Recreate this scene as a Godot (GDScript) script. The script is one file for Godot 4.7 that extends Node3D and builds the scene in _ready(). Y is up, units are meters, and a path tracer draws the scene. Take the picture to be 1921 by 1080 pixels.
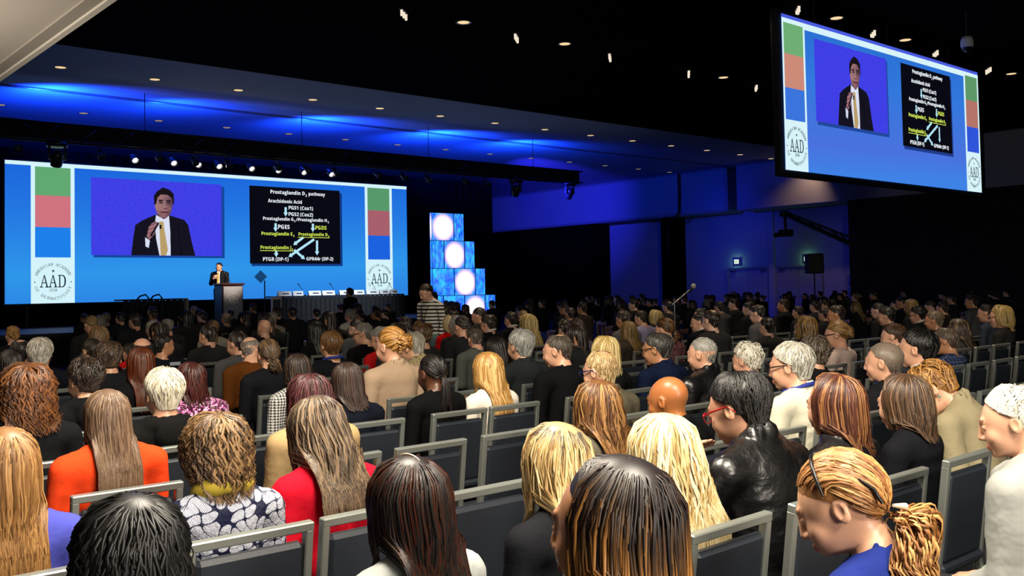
extends Node3D
# A dim convention hall: a lit stage with a wide projection screen at the left, a hanging side screen at the right,
# and rows of seated people on grey stacking chairs seen from behind. x runs along the rows, -z towards the stage.

const EYE := 1.64
const PANELS := [[1.7, -2.4, 26.0], [2.0, 0.6, 31.0], [2.0, 3.4, 26.0]]
const HC := Vector3(0, 1.19, -0.02)      # centre of a seated head
var rng := RandomNumberGenerator.new()
var noise := FastNoiseLite.new()
var taken := {}
var mats := {}

func _ready():
	rng.seed = 4711
	noise.seed = 7
	noise.frequency = 1.0
	set_camera()
	set_environment()
	set_lights()
	build_shell()
	build_side_wall()
	build_main_screen()
	build_side_screen()
	build_stage()
	build_rig()
	build_ceiling_fixtures()
	build_hall_gear()
	make_bodies()
	build_chairs()
	build_audience()
	build_crowd()
	build_empty_chairs()
	build_standing()

# ------------------------------------------------------------------ camera, sky, light
func set_camera():
	var cam := Camera3D.new()
	cam.name = "camera"
	var yaw := 0.714
	var pitch := 0.0356
	var roll := -0.0188
	var fwd := Vector3(sin(yaw), 0, -cos(yaw))
	var right := Vector3(cos(yaw), 0, sin(yaw))
	var f := fwd * cos(pitch) + Vector3.UP * sin(pitch)
	var u := Vector3.UP * cos(pitch) - fwd * sin(pitch)
	var r2 := right * cos(roll) + u * sin(roll)
	var u2 := u * cos(roll) - right * sin(roll)
	cam.transform = Transform3D(Basis(r2, u2, -f), Vector3(0, EYE, 0))
	cam.projection = Camera3D.PROJECTION_FRUSTUM
	cam.near = 0.1
	cam.far = 200.0
	cam.size = 0.1 * 1080.0 / 1799.2
	cam.frustum_offset = Vector2(0, -0.1 * 63.2 / 1799.2)
	add_child(cam)
	cam.current = true

func set_environment():
	var we := WorldEnvironment.new()
	we.name = "world_environment"
	var e := Environment.new()
	e.background_mode = Environment.BG_COLOR
	e.background_color = Color(0, 0, 0)
	e.tonemap_mode = Environment.TONE_MAPPER_LINEAR
	e.tonemap_exposure = 1.0
	e.sdfgi_enabled = true
	e.ssao_enabled = true
	e.ssil_enabled = true
	we.environment = e
	add_child(we)

func spot(called: String, at: Vector3, to: Vector3, col: Color, energy: float, deg: float, size := 0.1, soft := 0.6):
	var l := SpotLight3D.new()
	l.name = called
	add_child(l, true)
	var up := Vector3.UP if absf((to - at).normalized().y) < 0.95 else Vector3.FORWARD
	l.look_at_from_position(at, to, up)
	l.light_color = col
	l.light_energy = energy
	l.spot_angle = deg
	l.spot_angle_attenuation = soft
	l.spot_range = 80.0
	l.spot_attenuation = 2.0
	l.light_size = size
	l.shadow_enabled = true
	return l

func area(called: String, at: Vector3, to: Vector3, size: Vector2, col: Color, energy: float):
	var l := AreaLight3D.new()
	l.name = called
	add_child(l, true)
	var up := Vector3.UP if absf((to - at).normalized().y) < 0.95 else Vector3.FORWARD
	l.look_at_from_position(at, to, up)
	l.area_size = size
	l.light_color = col
	l.light_energy = energy
	l.area_range = 80.0
	l.shadow_enabled = true
	return l

func set_lights():
	# light panels set flush under the low soffit, above and behind the camera (outside the frame)
	for a in PANELS:
		area("soffit_light", P(a[0], 4.12, a[1]), P(a[0], 0.0, a[1] + 0.01), Vector2(1.2, 1.2), Color(1.0, 0.95, 0.87), a[2])
	# fill light added on the rear wall behind the camera to brighten the faces
	area("rear_fill_light", P(1.0, 2.6, -7.8), P(3.4, 1.2, 3.0), Vector2(3.0, 1.6), Color(1.0, 0.96, 0.9), 85.0)
	# unseen uplight added left of the rows to brighten the soffit
	spot("soffit_fill_beam", P(-1.2, 2.15, 9.0), P(-0.2, 4.2, 9.4), Color(1.0, 0.94, 0.86), 34.0, 62.0, 0.2, 1.0)
	# blue uplights standing on the lighting truss
	var blue := Color(0.05, 0.25, 1.0)
	for a in [[7.6, 1.0], [11.0, 0.4], [16.0, 0.75], [21.0, 0.95], [25.0, 0.7]]:
		spot("uplight_beam", P(a[0], 6.42, 28.2), P(a[0] + 0.8, 7.44, 29.2), blue, a[1] * 42.0, 80.0, 0.12, 0.8)
	spot("bulkhead_wash", P(25.0, 5.9, 28.9), P(38.9, 6.5, 40.0), Color(0.17, 0.17, 1.0), 330.0, 19.0, 0.15, 1.0)
	spot("wall_wash", P(25.2, 5.6, 27.4), P(39.9, 3.2, 27.0), Color(0.15, 0.18, 1.0), 62.0, 22.0, 0.2, 1.0)
	# stage key light from the rig on the speaker
	spot("stage_key_beam", P(12.6, 5.6, 22.0), P(11.5, 1.9, 25.9), Color(1.0, 0.92, 0.82), 80.0, 8.0, 0.1, 0.5)
	spot("table_wash_beam", P(15.5, 5.6, 21.0), P(15.6, 1.6, 26.3), Color(0.9, 0.95, 1.0), 70.0, 20.0, 0.1, 1.0)
	# recessed downlights of the black ceiling that burn over the middle rows
	for a in [[6.8, 11.05, 5.0], [9.9, 11.05, 14.0], [13.0, 11.05, 10.0], [16.06, 11.05, 6.0], [9.9, 5.85, 15.0], [13.0, 5.85, 12.0]]:
		spot("downlight_beam", P(a[0], 7.40, a[1]), P(a[0], 0.0, a[1] + 0.01), Color(1.0, 0.9, 0.76), a[2], 38.0, 0.1, 0.8)
	# warm downlight on the second bulkhead
	spot("bulkhead_downlight", P(37.9, 7.3, 23.6), P(38.9, 5.0, 24.4), Color(1.0, 0.8, 0.62), 4.0, 44.0, 0.08, 1.0)

# ------------------------------------------------------------------ small helpers
func P(x: float, y: float, d: float) -> Vector3:
	return Vector3(x, y, -d)

func numbered(called: String) -> String:
	var k: int = taken.get(called, 0)
	taken[called] = k + 1
	return called if k == 0 else "%s_%03d" % [called, k]

func thing(called: String, label: String, category: String, at := Vector3.ZERO, turn := 0.0, group := "") -> Node3D:
	var o := Node3D.new()
	o.name = numbered(called)
	add_child(o)
	o.position = at
	o.rotation.y = turn
	tag(o, label, category, group)
	return o

func tag(o: Node3D, label: String, category: String, group := ""):
	o.set_meta("label", label)
	o.set_meta("category", category)
	if group != "":
		o.set_meta("group", group)

func part(called: String, mesh: Mesh, m: Material, parent: Node3D, at := Vector3.ZERO, turn := Vector3.ZERO) -> MeshInstance3D:
	var o := MeshInstance3D.new()
	o.name = called
	o.mesh = mesh
	o.material_override = m
	o.position = at
	o.rotation = turn
	parent.add_child(o, true)
	return o

func one(called: String, mesh: Mesh, m: Material, label: String, category: String, at := Vector3.ZERO, turn := Vector3.ZERO, group := "") -> MeshInstance3D:
	var o := part(numbered(called), mesh, m, self, at, turn)
	tag(o, label, category, group)
	return o

func struct(called: String, mesh: Mesh, m: Material, at := Vector3.ZERO, turn := Vector3.ZERO) -> MeshInstance3D:
	var o := part(numbered(called), mesh, m, self, at, turn)
	o.set_meta("kind", "structure")
	return o

func mat(hex: String, rough := 0.7, metal := 0.0) -> StandardMaterial3D:
	var key := "%s/%.2f/%.2f" % [hex, rough, metal]
	if not mats.has(key):
		var m := StandardMaterial3D.new()
		m.albedo_color = Color(hex)
		m.roughness = rough
		m.metallic = metal
		mats[key] = m
	return mats[key]

func glow(hex: String, energy := 1.0) -> StandardMaterial3D:
	var key := "glow%s%.2f" % [hex, energy]
	if not mats.has(key):
		var m := StandardMaterial3D.new()
		m.albedo_color = Color(0, 0, 0)
		m.roughness = 0.9
		m.metallic_specular = 0.0
		m.emission_enabled = true
		m.emission = Color(hex)
		m.emission_energy_multiplier = energy
		mats[key] = m
	return mats[key]

func glow_tex(t: Texture2D, energy := 1.0) -> StandardMaterial3D:
	var m := StandardMaterial3D.new()
	m.albedo_color = Color(0, 0, 0)
	m.roughness = 0.9
	m.metallic_specular = 0.0
	m.emission_enabled = true
	m.emission = Color(0, 0, 0)
	m.emission_texture = t
	m.emission_energy_multiplier = energy
	return m

func rough_noise(m: StandardMaterial3D, scale: float, freq: float, depth: float, seed_: int) -> StandardMaterial3D:
	var nt := NoiseTexture2D.new()
	nt.width = 256
	nt.height = 256
	nt.seamless = true
	var fn := FastNoiseLite.new()
	fn.seed = seed_
	fn.frequency = freq
	nt.noise = fn
	m.heightmap_enabled = true
	m.heightmap_texture = nt
	m.heightmap_scale = depth
	m.uv1_triplanar = true
	m.uv1_scale = Vector3.ONE * scale
	return m

class MB:
	var v := PackedVector3Array()
	var n := PackedVector3Array()
	var c := PackedColorArray()
	var uv := PackedVector2Array()
	var i := PackedInt32Array()
	var colored := false

	func tri(a: Vector3, b: Vector3, d: Vector3, nr: Vector3):
		var k := v.size()
		if (b - a).cross(d - a).dot(nr) > 0.0:
			var s := b
			b = d
			d = s
		v.append_array([a, b, d])
		n.append_array([nr, nr, nr])
		i.append_array([k, k + 1, k + 2])

	func quad(a: Vector3, b: Vector3, d: Vector3, e: Vector3, nr: Vector3):
		tri(a, b, d, nr)
		tri(a, d, e, nr)

	func box(at: Vector3, size: Vector3, bev := 0.0, bas := Basis.IDENTITY):
		var h := size * 0.5
		bev = minf(bev, minf(h.x, minf(h.y, h.z)) * 0.95)
		var sg := [-1.0, 1.0]
		for ax in 3:
			var b1 := (ax + 1) % 3
			var c1 := (ax + 2) % 3
			for s in sg:
				var q := []
				for w in [[-1, -1], [1, -1], [1, 1], [-1, 1]]:
					var p := Vector3()
					p[ax] = s * h[ax]
					p[b1] = w[0] * (h[b1] - bev)
					p[c1] = w[1] * (h[c1] - bev)
					q.append(at + bas * p)
				var nn := Vector3()
				nn[ax] = s
				quad(q[0], q[1], q[2], q[3], bas * nn)
			if bev > 0.0:
				for s in sg:
					for t in sg:
						var q2 := []
						for w2 in [[0, -1], [0, 1], [1, 1], [1, -1]]:
							var p2 := Vector3()
							p2[b1] = s * (h[b1] - (bev if w2[0] == 1 else 0.0))
							p2[c1] = t * (h[c1] - (bev if w2[0] == 0 else 0.0))
							p2[ax] = w2[1] * (h[ax] - bev)
							q2.append(at + bas * p2)
						var n2 := Vector3()
						n2[b1] = s
						n2[c1] = t
						quad(q2[0], q2[1], q2[2], q2[3], bas * n2.normalized())
		if bev > 0.0:
			for sx in sg:
				for sy in sg:
					for sz in sg:
						var a := Vector3(sx * h.x, sy * (h.y - bev), sz * (h.z - bev))
						var b := Vector3(sx * (h.x - bev), sy * h.y, sz * (h.z - bev))
						var d := Vector3(sx * (h.x - bev), sy * (h.y - bev), sz * h.z)
						tri(at + bas * a, at + bas * b, at + bas * d, bas * Vector3(sx, sy, sz).normalized())

	func bar(a: Vector3, b: Vector3, w: float, d: float, bev := 0.0):
		var y := (b - a)
		var l := y.length()
		y = y / l
		var x := y.cross(Vector3.FORWARD if absf(y.z) < 0.9 else Vector3.RIGHT).normalized()
		box((a + b) * 0.5, Vector3(w, l, d), bev, Basis(x, y, x.cross(y)))

	func tube(pts: Array, radii: Array, sides := 8, cap := true):
		var k0 := v.size()
		var m := pts.size()
		var prev := Vector3.RIGHT
		for j in m:
			var t: Vector3 = (pts[mini(j + 1, m - 1)] - pts[maxi(j - 1, 0)]).normalized()
			var x := prev - t * prev.dot(t)
			if x.length() < 0.05:
				x = t.cross(Vector3.FORWARD if absf(t.z) < 0.9 else Vector3.UP)
			x = x.normalized()
			prev = x
			var y := t.cross(x)
			for s in sides:
				var a := TAU * s / sides
				var d := x * cos(a) + y * sin(a)
				v.append(pts[j] + d * float(radii[mini(j, radii.size() - 1)]))
				n.append(d)
		for j in m - 1:
			for s in sides:
				var a0 := k0 + j * sides + s
				var a1 := k0 + j * sides + (s + 1) % sides
				i.append_array([a0, a0 + sides, a1, a1, a0 + sides, a1 + sides])
		if cap:
			for e in [0, m - 1]:
				var t2: Vector3 = (pts[1] - pts[0]) if e == 0 else (pts[m - 1] - pts[m - 2])
				t2 = t2.normalized() * (-1.0 if e == 0 else 1.0)
				for s in range(1, sides - 1):
					tri(v[k0 + e * sides], v[k0 + e * sides + s], v[k0 + e * sides + s + 1], t2)

	func lathe(prof: Array, at: Vector3, sides := 16, bas := Basis.IDENTITY):
		var k0 := v.size()
		var m := prof.size()
		for j in m:
			var d2: Vector2 = prof[mini(j + 1, m - 1)] - prof[maxi(j - 1, 0)]
			var nr := Vector2(d2.y, -d2.x).normalized()
			for s in sides:
				var a := TAU * s / sides
				v.append(at + bas * Vector3(prof[j].x * cos(a), prof[j].y, prof[j].x * sin(a)))
				n.append(bas * Vector3(nr.x * cos(a), nr.y, nr.x * sin(a)))
		for j in m - 1:
			for s in sides:
				var a0 := k0 + j * sides + s
				var a1 := k0 + j * sides + (s + 1) % sides
				i.append_array([a0, a1, a0 + sides, a1, a1 + sides, a0 + sides])

	func rect(p0: Vector3, px: Vector3, py: Vector3, nr: Vector3):   # with uv, v = 0 at p0 + py
		var k := v.size()
		v.append_array([p0, p0 + px, p0 + px + py, p0 + py])
		n.append_array([nr, nr, nr, nr])
		uv.append_array([Vector2(0, 1), Vector2(1, 1), Vector2(1, 0), Vector2(0, 0)])
		if px.cross(py).dot(nr) > 0.0:
			i.append_array([k, k + 2, k + 1, k, k + 3, k + 2])
		else:
			i.append_array([k, k + 1, k + 2, k, k + 2, k + 3])

	func fix():
		for k in range(0, i.size(), 3):
			var p := v[i[k]]
			if (v[i[k + 1]] - p).cross(v[i[k + 2]] - p).dot(n[i[k]] + n[i[k + 1]] + n[i[k + 2]]) > 0.0:
				var q := i[k + 1]
				i[k + 1] = i[k + 2]
				i[k + 2] = q

	func mesh() -> ArrayMesh:
		fix()
		var a := []
		a.resize(Mesh.ARRAY_MAX)
		a[Mesh.ARRAY_VERTEX] = v
		a[Mesh.ARRAY_NORMAL] = n
		a[Mesh.ARRAY_INDEX] = i
		if uv.size() == v.size():
			a[Mesh.ARRAY_TEX_UV] = uv
		if c.size() == v.size():
			a[Mesh.ARRAY_COLOR] = c
		var m := ArrayMesh.new()
		m.add_surface_from_arrays(Mesh.PRIMITIVE_TRIANGLES, a)
		return m

func slab(size: Vector3, bev := 0.0) -> ArrayMesh:
	var b := MB.new()
	b.box(Vector3.ZERO, size, bev)
	return b.mesh()

func span(x0: float, x1: float, y0: float, y1: float, d0: float, d1: float, bev := 0.0) -> ArrayMesh:
	var b := MB.new()
	b.box(P((x0 + x1) / 2, (y0 + y1) / 2, (d0 + d1) / 2), Vector3(absf(x1 - x0), absf(y1 - y0), absf(d1 - d0)), bev)
	return b.mesh()

# ------------------------------------------------------------------ the hall
func build_shell():
	var carpet := rough_noise(mat("14161f", 0.95), 2.0, 0.05, 0.3, 3)
	struct("floor", span(-8, 44, -0.2, 0, -8, 50), carpet)
	# ceiling: painted plasterboard above the stage, black acoustic board above the audience
	struct("ceiling", span(-8, 44, 7.44, 7.64, 23.3, 50), rough_noise(mat("b9bcc4", 0.85), 0.4, 0.02, 0.2, 5))
	struct("ceiling", span(2.81, 44, 7.44, 7.7, -8, 23.28), black_board())
	# aluminium track of the movable partition across the ceiling
	struct("trim_1", span(-8, 39, 7.38, 7.46, 28.42, 28.52, 0.01), mat("8a8f98", 0.35, 0.6))
	# low soffit above the camera, with its metal edge trim
	struct("ceiling", span(-8, 2.73, 4.2, 7.64, -8, 40), mat("b6afa6", 0.9))
	struct("trim_2", span(2.73, 2.81, 4.17, 7.44, -8, 40, 0.01), mat("c9c4ba", 0.6))
	struct("trim_3", span(2.6, 2.73, 4.185, 4.205, -8, 40), mat("a29c92", 0.6))
	struct("wall_left", span(-8.2, -8, 0, 7.64, -8, 50), mat("6a665f", 0.9))
	struct("wall_rear", span(-8, 44, 0, 7.64, -8.2, -8), mat("4a4742", 0.9))
	struct("wall_front", span(-8, 44, 0, 7.64, 50, 50.2), black_board())
	# black masking drape behind the stage, in vertical pleats
	var b := MB.new()
	var x := 2.6
	var k := 0
	while x < 25.1:
		var z0 := 30.3 + (0.07 if k % 2 == 0 else 0.0)
		var z1 := 30.3 + (0.0 if k % 2 == 0 else 0.07)
		var nr := Vector3(-(z1 - z0), 0, 0.18).normalized()
		nr = Vector3(nr.x * -1.0, 0, absf(nr.z))
		b.quad(P(x, 0, z0), P(x + 0.18, 0, z1), P(x + 0.18, 6.0, z1), P(x, 6.0, z0), nr)
		b.quad(P(x, 0, z0 + 0.02), P(x + 0.18, 0, z1 + 0.02), P(x + 0.18, 6.0, z1 + 0.02), P(x, 6.0, z0 + 0.02), -nr)
		x += 0.18
		k += 1
	one("stage_drape", b.mesh(), black_board(), "black pleated drape hanging behind the wide stage screen", "curtain")

func black_board() -> StandardMaterial3D:
	var m := StandardMaterial3D.new()
	m.albedo_color = Color("050506")
	m.roughness = 1.0
	m.metallic_specular = 0.1
	return m

func build_side_wall():
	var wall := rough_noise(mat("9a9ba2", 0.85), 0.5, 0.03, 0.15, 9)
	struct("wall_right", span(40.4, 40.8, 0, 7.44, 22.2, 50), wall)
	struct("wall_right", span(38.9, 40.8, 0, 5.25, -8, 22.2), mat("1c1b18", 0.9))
	# bulkheads under the ceiling, rounded at their ends
	struct("trim_4", span(38.9, 40.4, 5.22, 7.44, 28.68, 50, 0.12), wall)
	struct("trim_5", span(38.9, 40.4, 5.22, 7.44, 18.9, 28.1, 0.05), wall)
	struct("trim_6", span(38.9, 40.4, 5.22, 7.44, -8, 16.3, 0.05), wall)
	struct("trim_7", span(39.6, 40.4, 5.3, 7.44, 16.3, 18.9), mat("2a2a2e", 0.9))
	# shallow pilaster between the pairs of doors
	struct("trim_8", span(40.25, 40.42, 0, 5.25, 26.98, 27.3, 0.02), wall)
	# dark recess with black drape under the first bulkhead
	struct("trim_9", span(39.0, 40.4, 0, 5.2, 38.0, 49.9), black_board())
	struct("trim_10", span(39.3, 40.4, 0, 5.2, 32.5, 33.25), black_board())
	var cable := MB.new()
	cable.tube([P(38.7, 7.4, 31.5), P(38.72, 6.4, 31.5), P(38.74, 5.4, 31.55), P(38.8, 5.1, 31.9), P(39.2, 5.0, 32.6), P(39.2, 3.0, 32.7)], [0.05], 8)
	one("cable_bundle", cable.mesh(), mat("050506", 0.9), "black cable bundle dropping down across the blue-lit bulkhead", "cable")
	# double doors with exit signs above
	var n := 1
	for a in [[29.75, 27.35], [26.9, 24.48]]:
		var door := Node3D.new()
		door.name = "door_%d" % n
		n += 1
		add_child(door)
		door.set_meta("kind", "structure")
		door.position = P(40.4, 0, (a[0] + a[1]) / 2)
		var w: float = a[0] - a[1]
		var fr := MB.new()
		fr.box(Vector3(-0.03, 1.2, -w / 2 - 0.04), Vector3(0.12, 2.48, 0.09), 0.01)
		fr.box(Vector3(-0.03, 1.2, w / 2 + 0.04), Vector3(0.12, 2.48, 0.09), 0.01)
		fr.box(Vector3(-0.03, 2.46, 0), Vector3(0.12, 0.1, w), 0.01)
		part("door_frame", fr.mesh(), mat("85868c", 0.6), door)
		for s in [-1, 1]:
			var leaf := part("door_leaf", slab(Vector3(0.05, 2.38, w / 2 - 0.015), 0.006), mat("8d8e95", 0.6), door, Vector3(-0.01, 1.2, s * w / 4))
			part("push_bar", slab(Vector3(0.05, 0.09, w / 2 - 0.25), 0.02), mat("6a6b70", 0.35, 0.8), leaf, Vector3(-0.06, -0.2, 0))
			part("door_closer", slab(Vector3(0.06, 0.06, 0.32), 0.01), mat("3a3b3f", 0.5, 0.5), leaf, Vector3(-0.06, 1.1, s * w / 8))
	for a in [[29.2, "glowing green and white exit sign above the doors near the stage side"], [25.2, "glowing green and white exit sign above the doors near the loudspeaker"]]:
		var t := thing("exit_sign", a[1], "sign", P(40.33, 2.78, a[0]), -PI / 2)
		part("housing", slab(Vector3(0.3, 0.24, 0.06), 0.01), mat("c8ccc8", 0.5), t)
		part("face", slab(Vector3(0.27, 0.21, 0.012), 0.003), glow("d8f4e2", 1.3), t, Vector3(0, 0, 0.032))
		letters("EXIT", t, Vector3(0, 0, 0.041), 0.2, 0.11, glow("1c6a3c", 0.5), true)
		var gl := OmniLight3D.new()
		gl.name = "sign_light"
		gl.position = Vector3(0, 0, 0.12)
		gl.light_color = Color(0.6, 1.0, 0.75)
		gl.light_energy = 0.08
		gl.omni_range = 60.0
		gl.omni_attenuation = 2.0
		gl.shadow_enabled = true
		t.add_child(gl)
	# poster frame and wall boxes beyond the loudspeaker
	var ps := thing("wall_notice", "small framed blue notice on the wall beside loudspeaker", "notice", P(40.36, 1.5, 22.85), -PI / 2)
	part("frame", slab(Vector3(0.6, 0.85, 0.04), 0.008), mat("2b2d33", 0.5), ps)
	part("sheet", slab(Vector3(0.52, 0.77, 0.02), 0.0), mat("6d86c8", 0.6), ps, Vector3(0, 0, 0.016))
	part("print", slab(Vector3(0.34, 0.2, 0.01), 0.0), mat("2a3a78", 0.6), ps, Vector3(-0.05, 0.1, 0.025))

func font(bold: bool, serif := false) -> SystemFont:
	var f := SystemFont.new()
	f.font_names = PackedStringArray(["Droid Serif" if serif else "Droid Sans"])
	f.font_weight = 700 if bold else 400
	return f

var fonts := {}
func letters(s: String, parent: Node3D, at: Vector3, width: float, height: float, m: Material, bold := false, serif := false, turn := Vector3.ZERO) -> MeshInstance3D:
	var fk := "%s%s" % [bold, serif]
	if not fonts.has(fk):
		fonts[fk] = font(bold, serif)
	var t := TextMesh.new()
	t.font = fonts[fk]
	t.text = s
	t.font_size = 40
	t.pixel_size = 0.01
	t.depth = 0.02
	t.curve_step = 1.0
	var box := t.get_aabb()
	var o := part("lettering", t, m, parent, at, turn)
	var sx := width / maxf(box.size.x, 0.01)
	var sy := height / maxf(box.size.y, 0.01) if height > 0.0 else sx
	if width <= 0.0:
		sx = sy
	o.scale = Vector3(sx, sy, 0.15)
	return o

func flat(parent: Node3D, called: String, x0: float, y0: float, x1: float, y1: float, z: float, m: Material) -> MeshInstance3D:
	var b := MB.new()
	b.rect(Vector3(x0, minf(y0, y1), z), Vector3(x1 - x0, 0, 0), Vector3(0, absf(y1 - y0), 0), Vector3(0, 0, 1))
	return part(called, b.mesh(), m, parent)

func arrow(parent: Node3D, a: Vector2, b: Vector2, w: float, z: float, m: Material):
	var d := (b - a).normalized()
	var s := Vector2(-d.y, d.x)
	var hl := w * 1.6
	var n := b - d * hl
	var mb := MB.new()
	var q := func(p: Vector2) -> Vector3: return Vector3(p.x, p.y, z)
	mb.quad(q.call(a + s * w / 2), q.call(n + s * w / 2), q.call(n - s * w / 2), q.call(a - s * w / 2), Vector3(0, 0, 1))
	mb.tri(q.call(n + s * w), q.call(b), q.call(n - s * w), Vector3(0, 0, 1))
	part("arrow", mb.mesh(), m, parent)

# the slide panel: position of each line as a share of the panel's width and height
func subscript(parent: Node3D, s: String, x0: float, x1: float, y: float, z: float, m: Material):
	# a line of text whose "_2" marks stand small and low
	var bits := s.split("_2", false)
	var marks := s.count("_2")
	var chars := float(s.length() - 2 * marks) + marks * 0.72
	var unit := (x1 - x0) / chars
	var x := x0
	for k in bits.size():
		var w: float = unit * bits[k].length()
		if bits[k].begins_with(" "):
			x += unit * 0.5
			w -= unit * 0.5
		letters(bits[k].strip_edges(), parent, Vector3(x + w / 2, y, z), w * (0.96 if bits[k].length() > 2 else 0.7), 0.0 if bits[k].length() > 2 else unit * 1.7, m, true)
		x += w
		if k < marks:
			letters("2", parent, Vector3(x + unit * 0.34, y - unit * 0.75, z), unit * 0.55, unit * 0.95, m, true)
			x += unit * 0.72

func slide(parent: Node3D, x0: float, y0: float, x1: float, y1: float, z: float):
	var pn := flat(parent, "slide_panel", x0, y0, x1, y1, z, glow("0a0a14"))
	var w := x1 - x0
	var h := y0 - y1
	var white := glow("eef6fc")
	var lime := glow("d3e858")
	for a in [["Prostaglandin D_2 pathway", 0.212, 0.831, 0.065, 0], ["Arachidonic Acid", 0.195, 0.565, 0.183, 0], ["PGS1 (Cox1)", 0.415, 0.687, 0.262, 0],
			["PGS2 (Cox2)", 0.414, 0.686, 0.347, 0], ["Prostaglandin G_2/Prostaglandin H_2", 0.133, 0.87, 0.415, 0], ["PGES", 0.298, 0.423, 0.518, 0],
			["PGDS", 0.712, 0.839, 0.515, 1], ["Prostaglandin E_2", 0.114, 0.478, 0.61, 1], ["Prostaglandin D_2", 0.515, 0.874, 0.607, 1],
			["Prostaglandin J_2", 0.104, 0.462, 0.79, 1], ["PTGR (DP-1)", 0.134, 0.406, 0.942, 0], ["GPR44r (DP-2)", 0.607, 0.914, 0.934, 0]]:
		if "_2" in a[0]:
			subscript(pn, a[0], x0 + w * a[1], x0 + w * a[2], y0 - h * a[3], z + 0.006, lime if a[4] == 1 else white)
		else:
			letters(a[0], pn, Vector3(x0 + w * (a[1] + a[2]) / 2, y0 - h * a[3], z + 0.006), w * (a[2] - a[1]), 0.0, lime if a[4] == 1 else white, true)
	for a in [[0.515, 0.874, 0.645], [0.104, 0.462, 0.828]]:
		flat(pn, "underline", x0 + w * a[0], y0 - h * a[2], x0 + w * a[1], y0 - h * (a[2] + 0.008), z + 0.006, lime)
	var pale := glow("b4e6f6")
	for a in [[0.384, 0.259, 0.383, 0.38], [0.273, 0.474, 0.272, 0.585], [0.685, 0.463, 0.684, 0.575], [0.576, 0.649, 0.463, 0.754], [0.697, 0.673, 0.409, 0.911],
			[0.73, 0.688, 0.728, 0.887], [0.277, 0.836, 0.276, 0.915], [0.473, 0.818, 0.591, 0.94]]:
		arrow(pn, Vector2(x0 + w * a[0], y0 - h * a[1]), Vector2(x0 + w * a[2], y0 - h * a[3]), w * 0.024, z + 0.005, pale)

func seal(parent: Node3D, c: Vector3, r: float, m: Material, sx := 1.0):
	var hub := Node3D.new()
	hub.name = "round_emblem"
	hub.position = c
	parent.add_child(hub, true)
	letters("AAD", hub, Vector3(0, 0.0, 0.004), r * 1.4 * sx, r * 0.72, m, false, true)
	letters("1938", hub, Vector3(0, -r * 0.5, 0.004), r * 0.42 * sx, r * 0.17, m, false, true)
	var star := MB.new()
	for k in 5:
		var a0 := PI / 2 + TAU * k / 5.0
		var tip := Vector3(cos(a0), sin(a0), 0) * r * 0.1
		var va := Vector3(cos(a0 - PI / 5), sin(a0 - PI / 5), 0) * r * 0.042
		var vb := Vector3(cos(a0 + PI / 5), sin(a0 + PI / 5), 0) * r * 0.042
		star.quad(Vector3.ZERO, va, tip, vb, Vector3(0, 0, 1))
	part("star", star.mesh(), m, hub, Vector3(0, r * 0.6, 0.004))
	for a in [["AMERICAN ACADEMY", 156.0, 24.0], ["OF DERMATOLOGY", 202.0, 338.0]]:
		var s: String = a[0]
		for k in s.length():
			if s[k] == " ":
				continue
			var ang := deg_to_rad(lerpf(a[1], a[2], float(k) / (s.length() - 1)))
			var rr := r * 0.98
			var top: bool = a[1] < 180.0
			letters(s[k], hub, Vector3(cos(ang) * rr * sx, sin(ang) * rr, 0.004), 0.0, r * 0.16, m, false, true, Vector3(0, 0, ang - PI / 2 if top else ang + PI / 2))
	for s2 in [-1, 1]:
		letters("•", hub, Vector3(s2 * r * 0.98 * sx, -0.02, 0.004), 0.0, r * 0.07, m)

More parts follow.
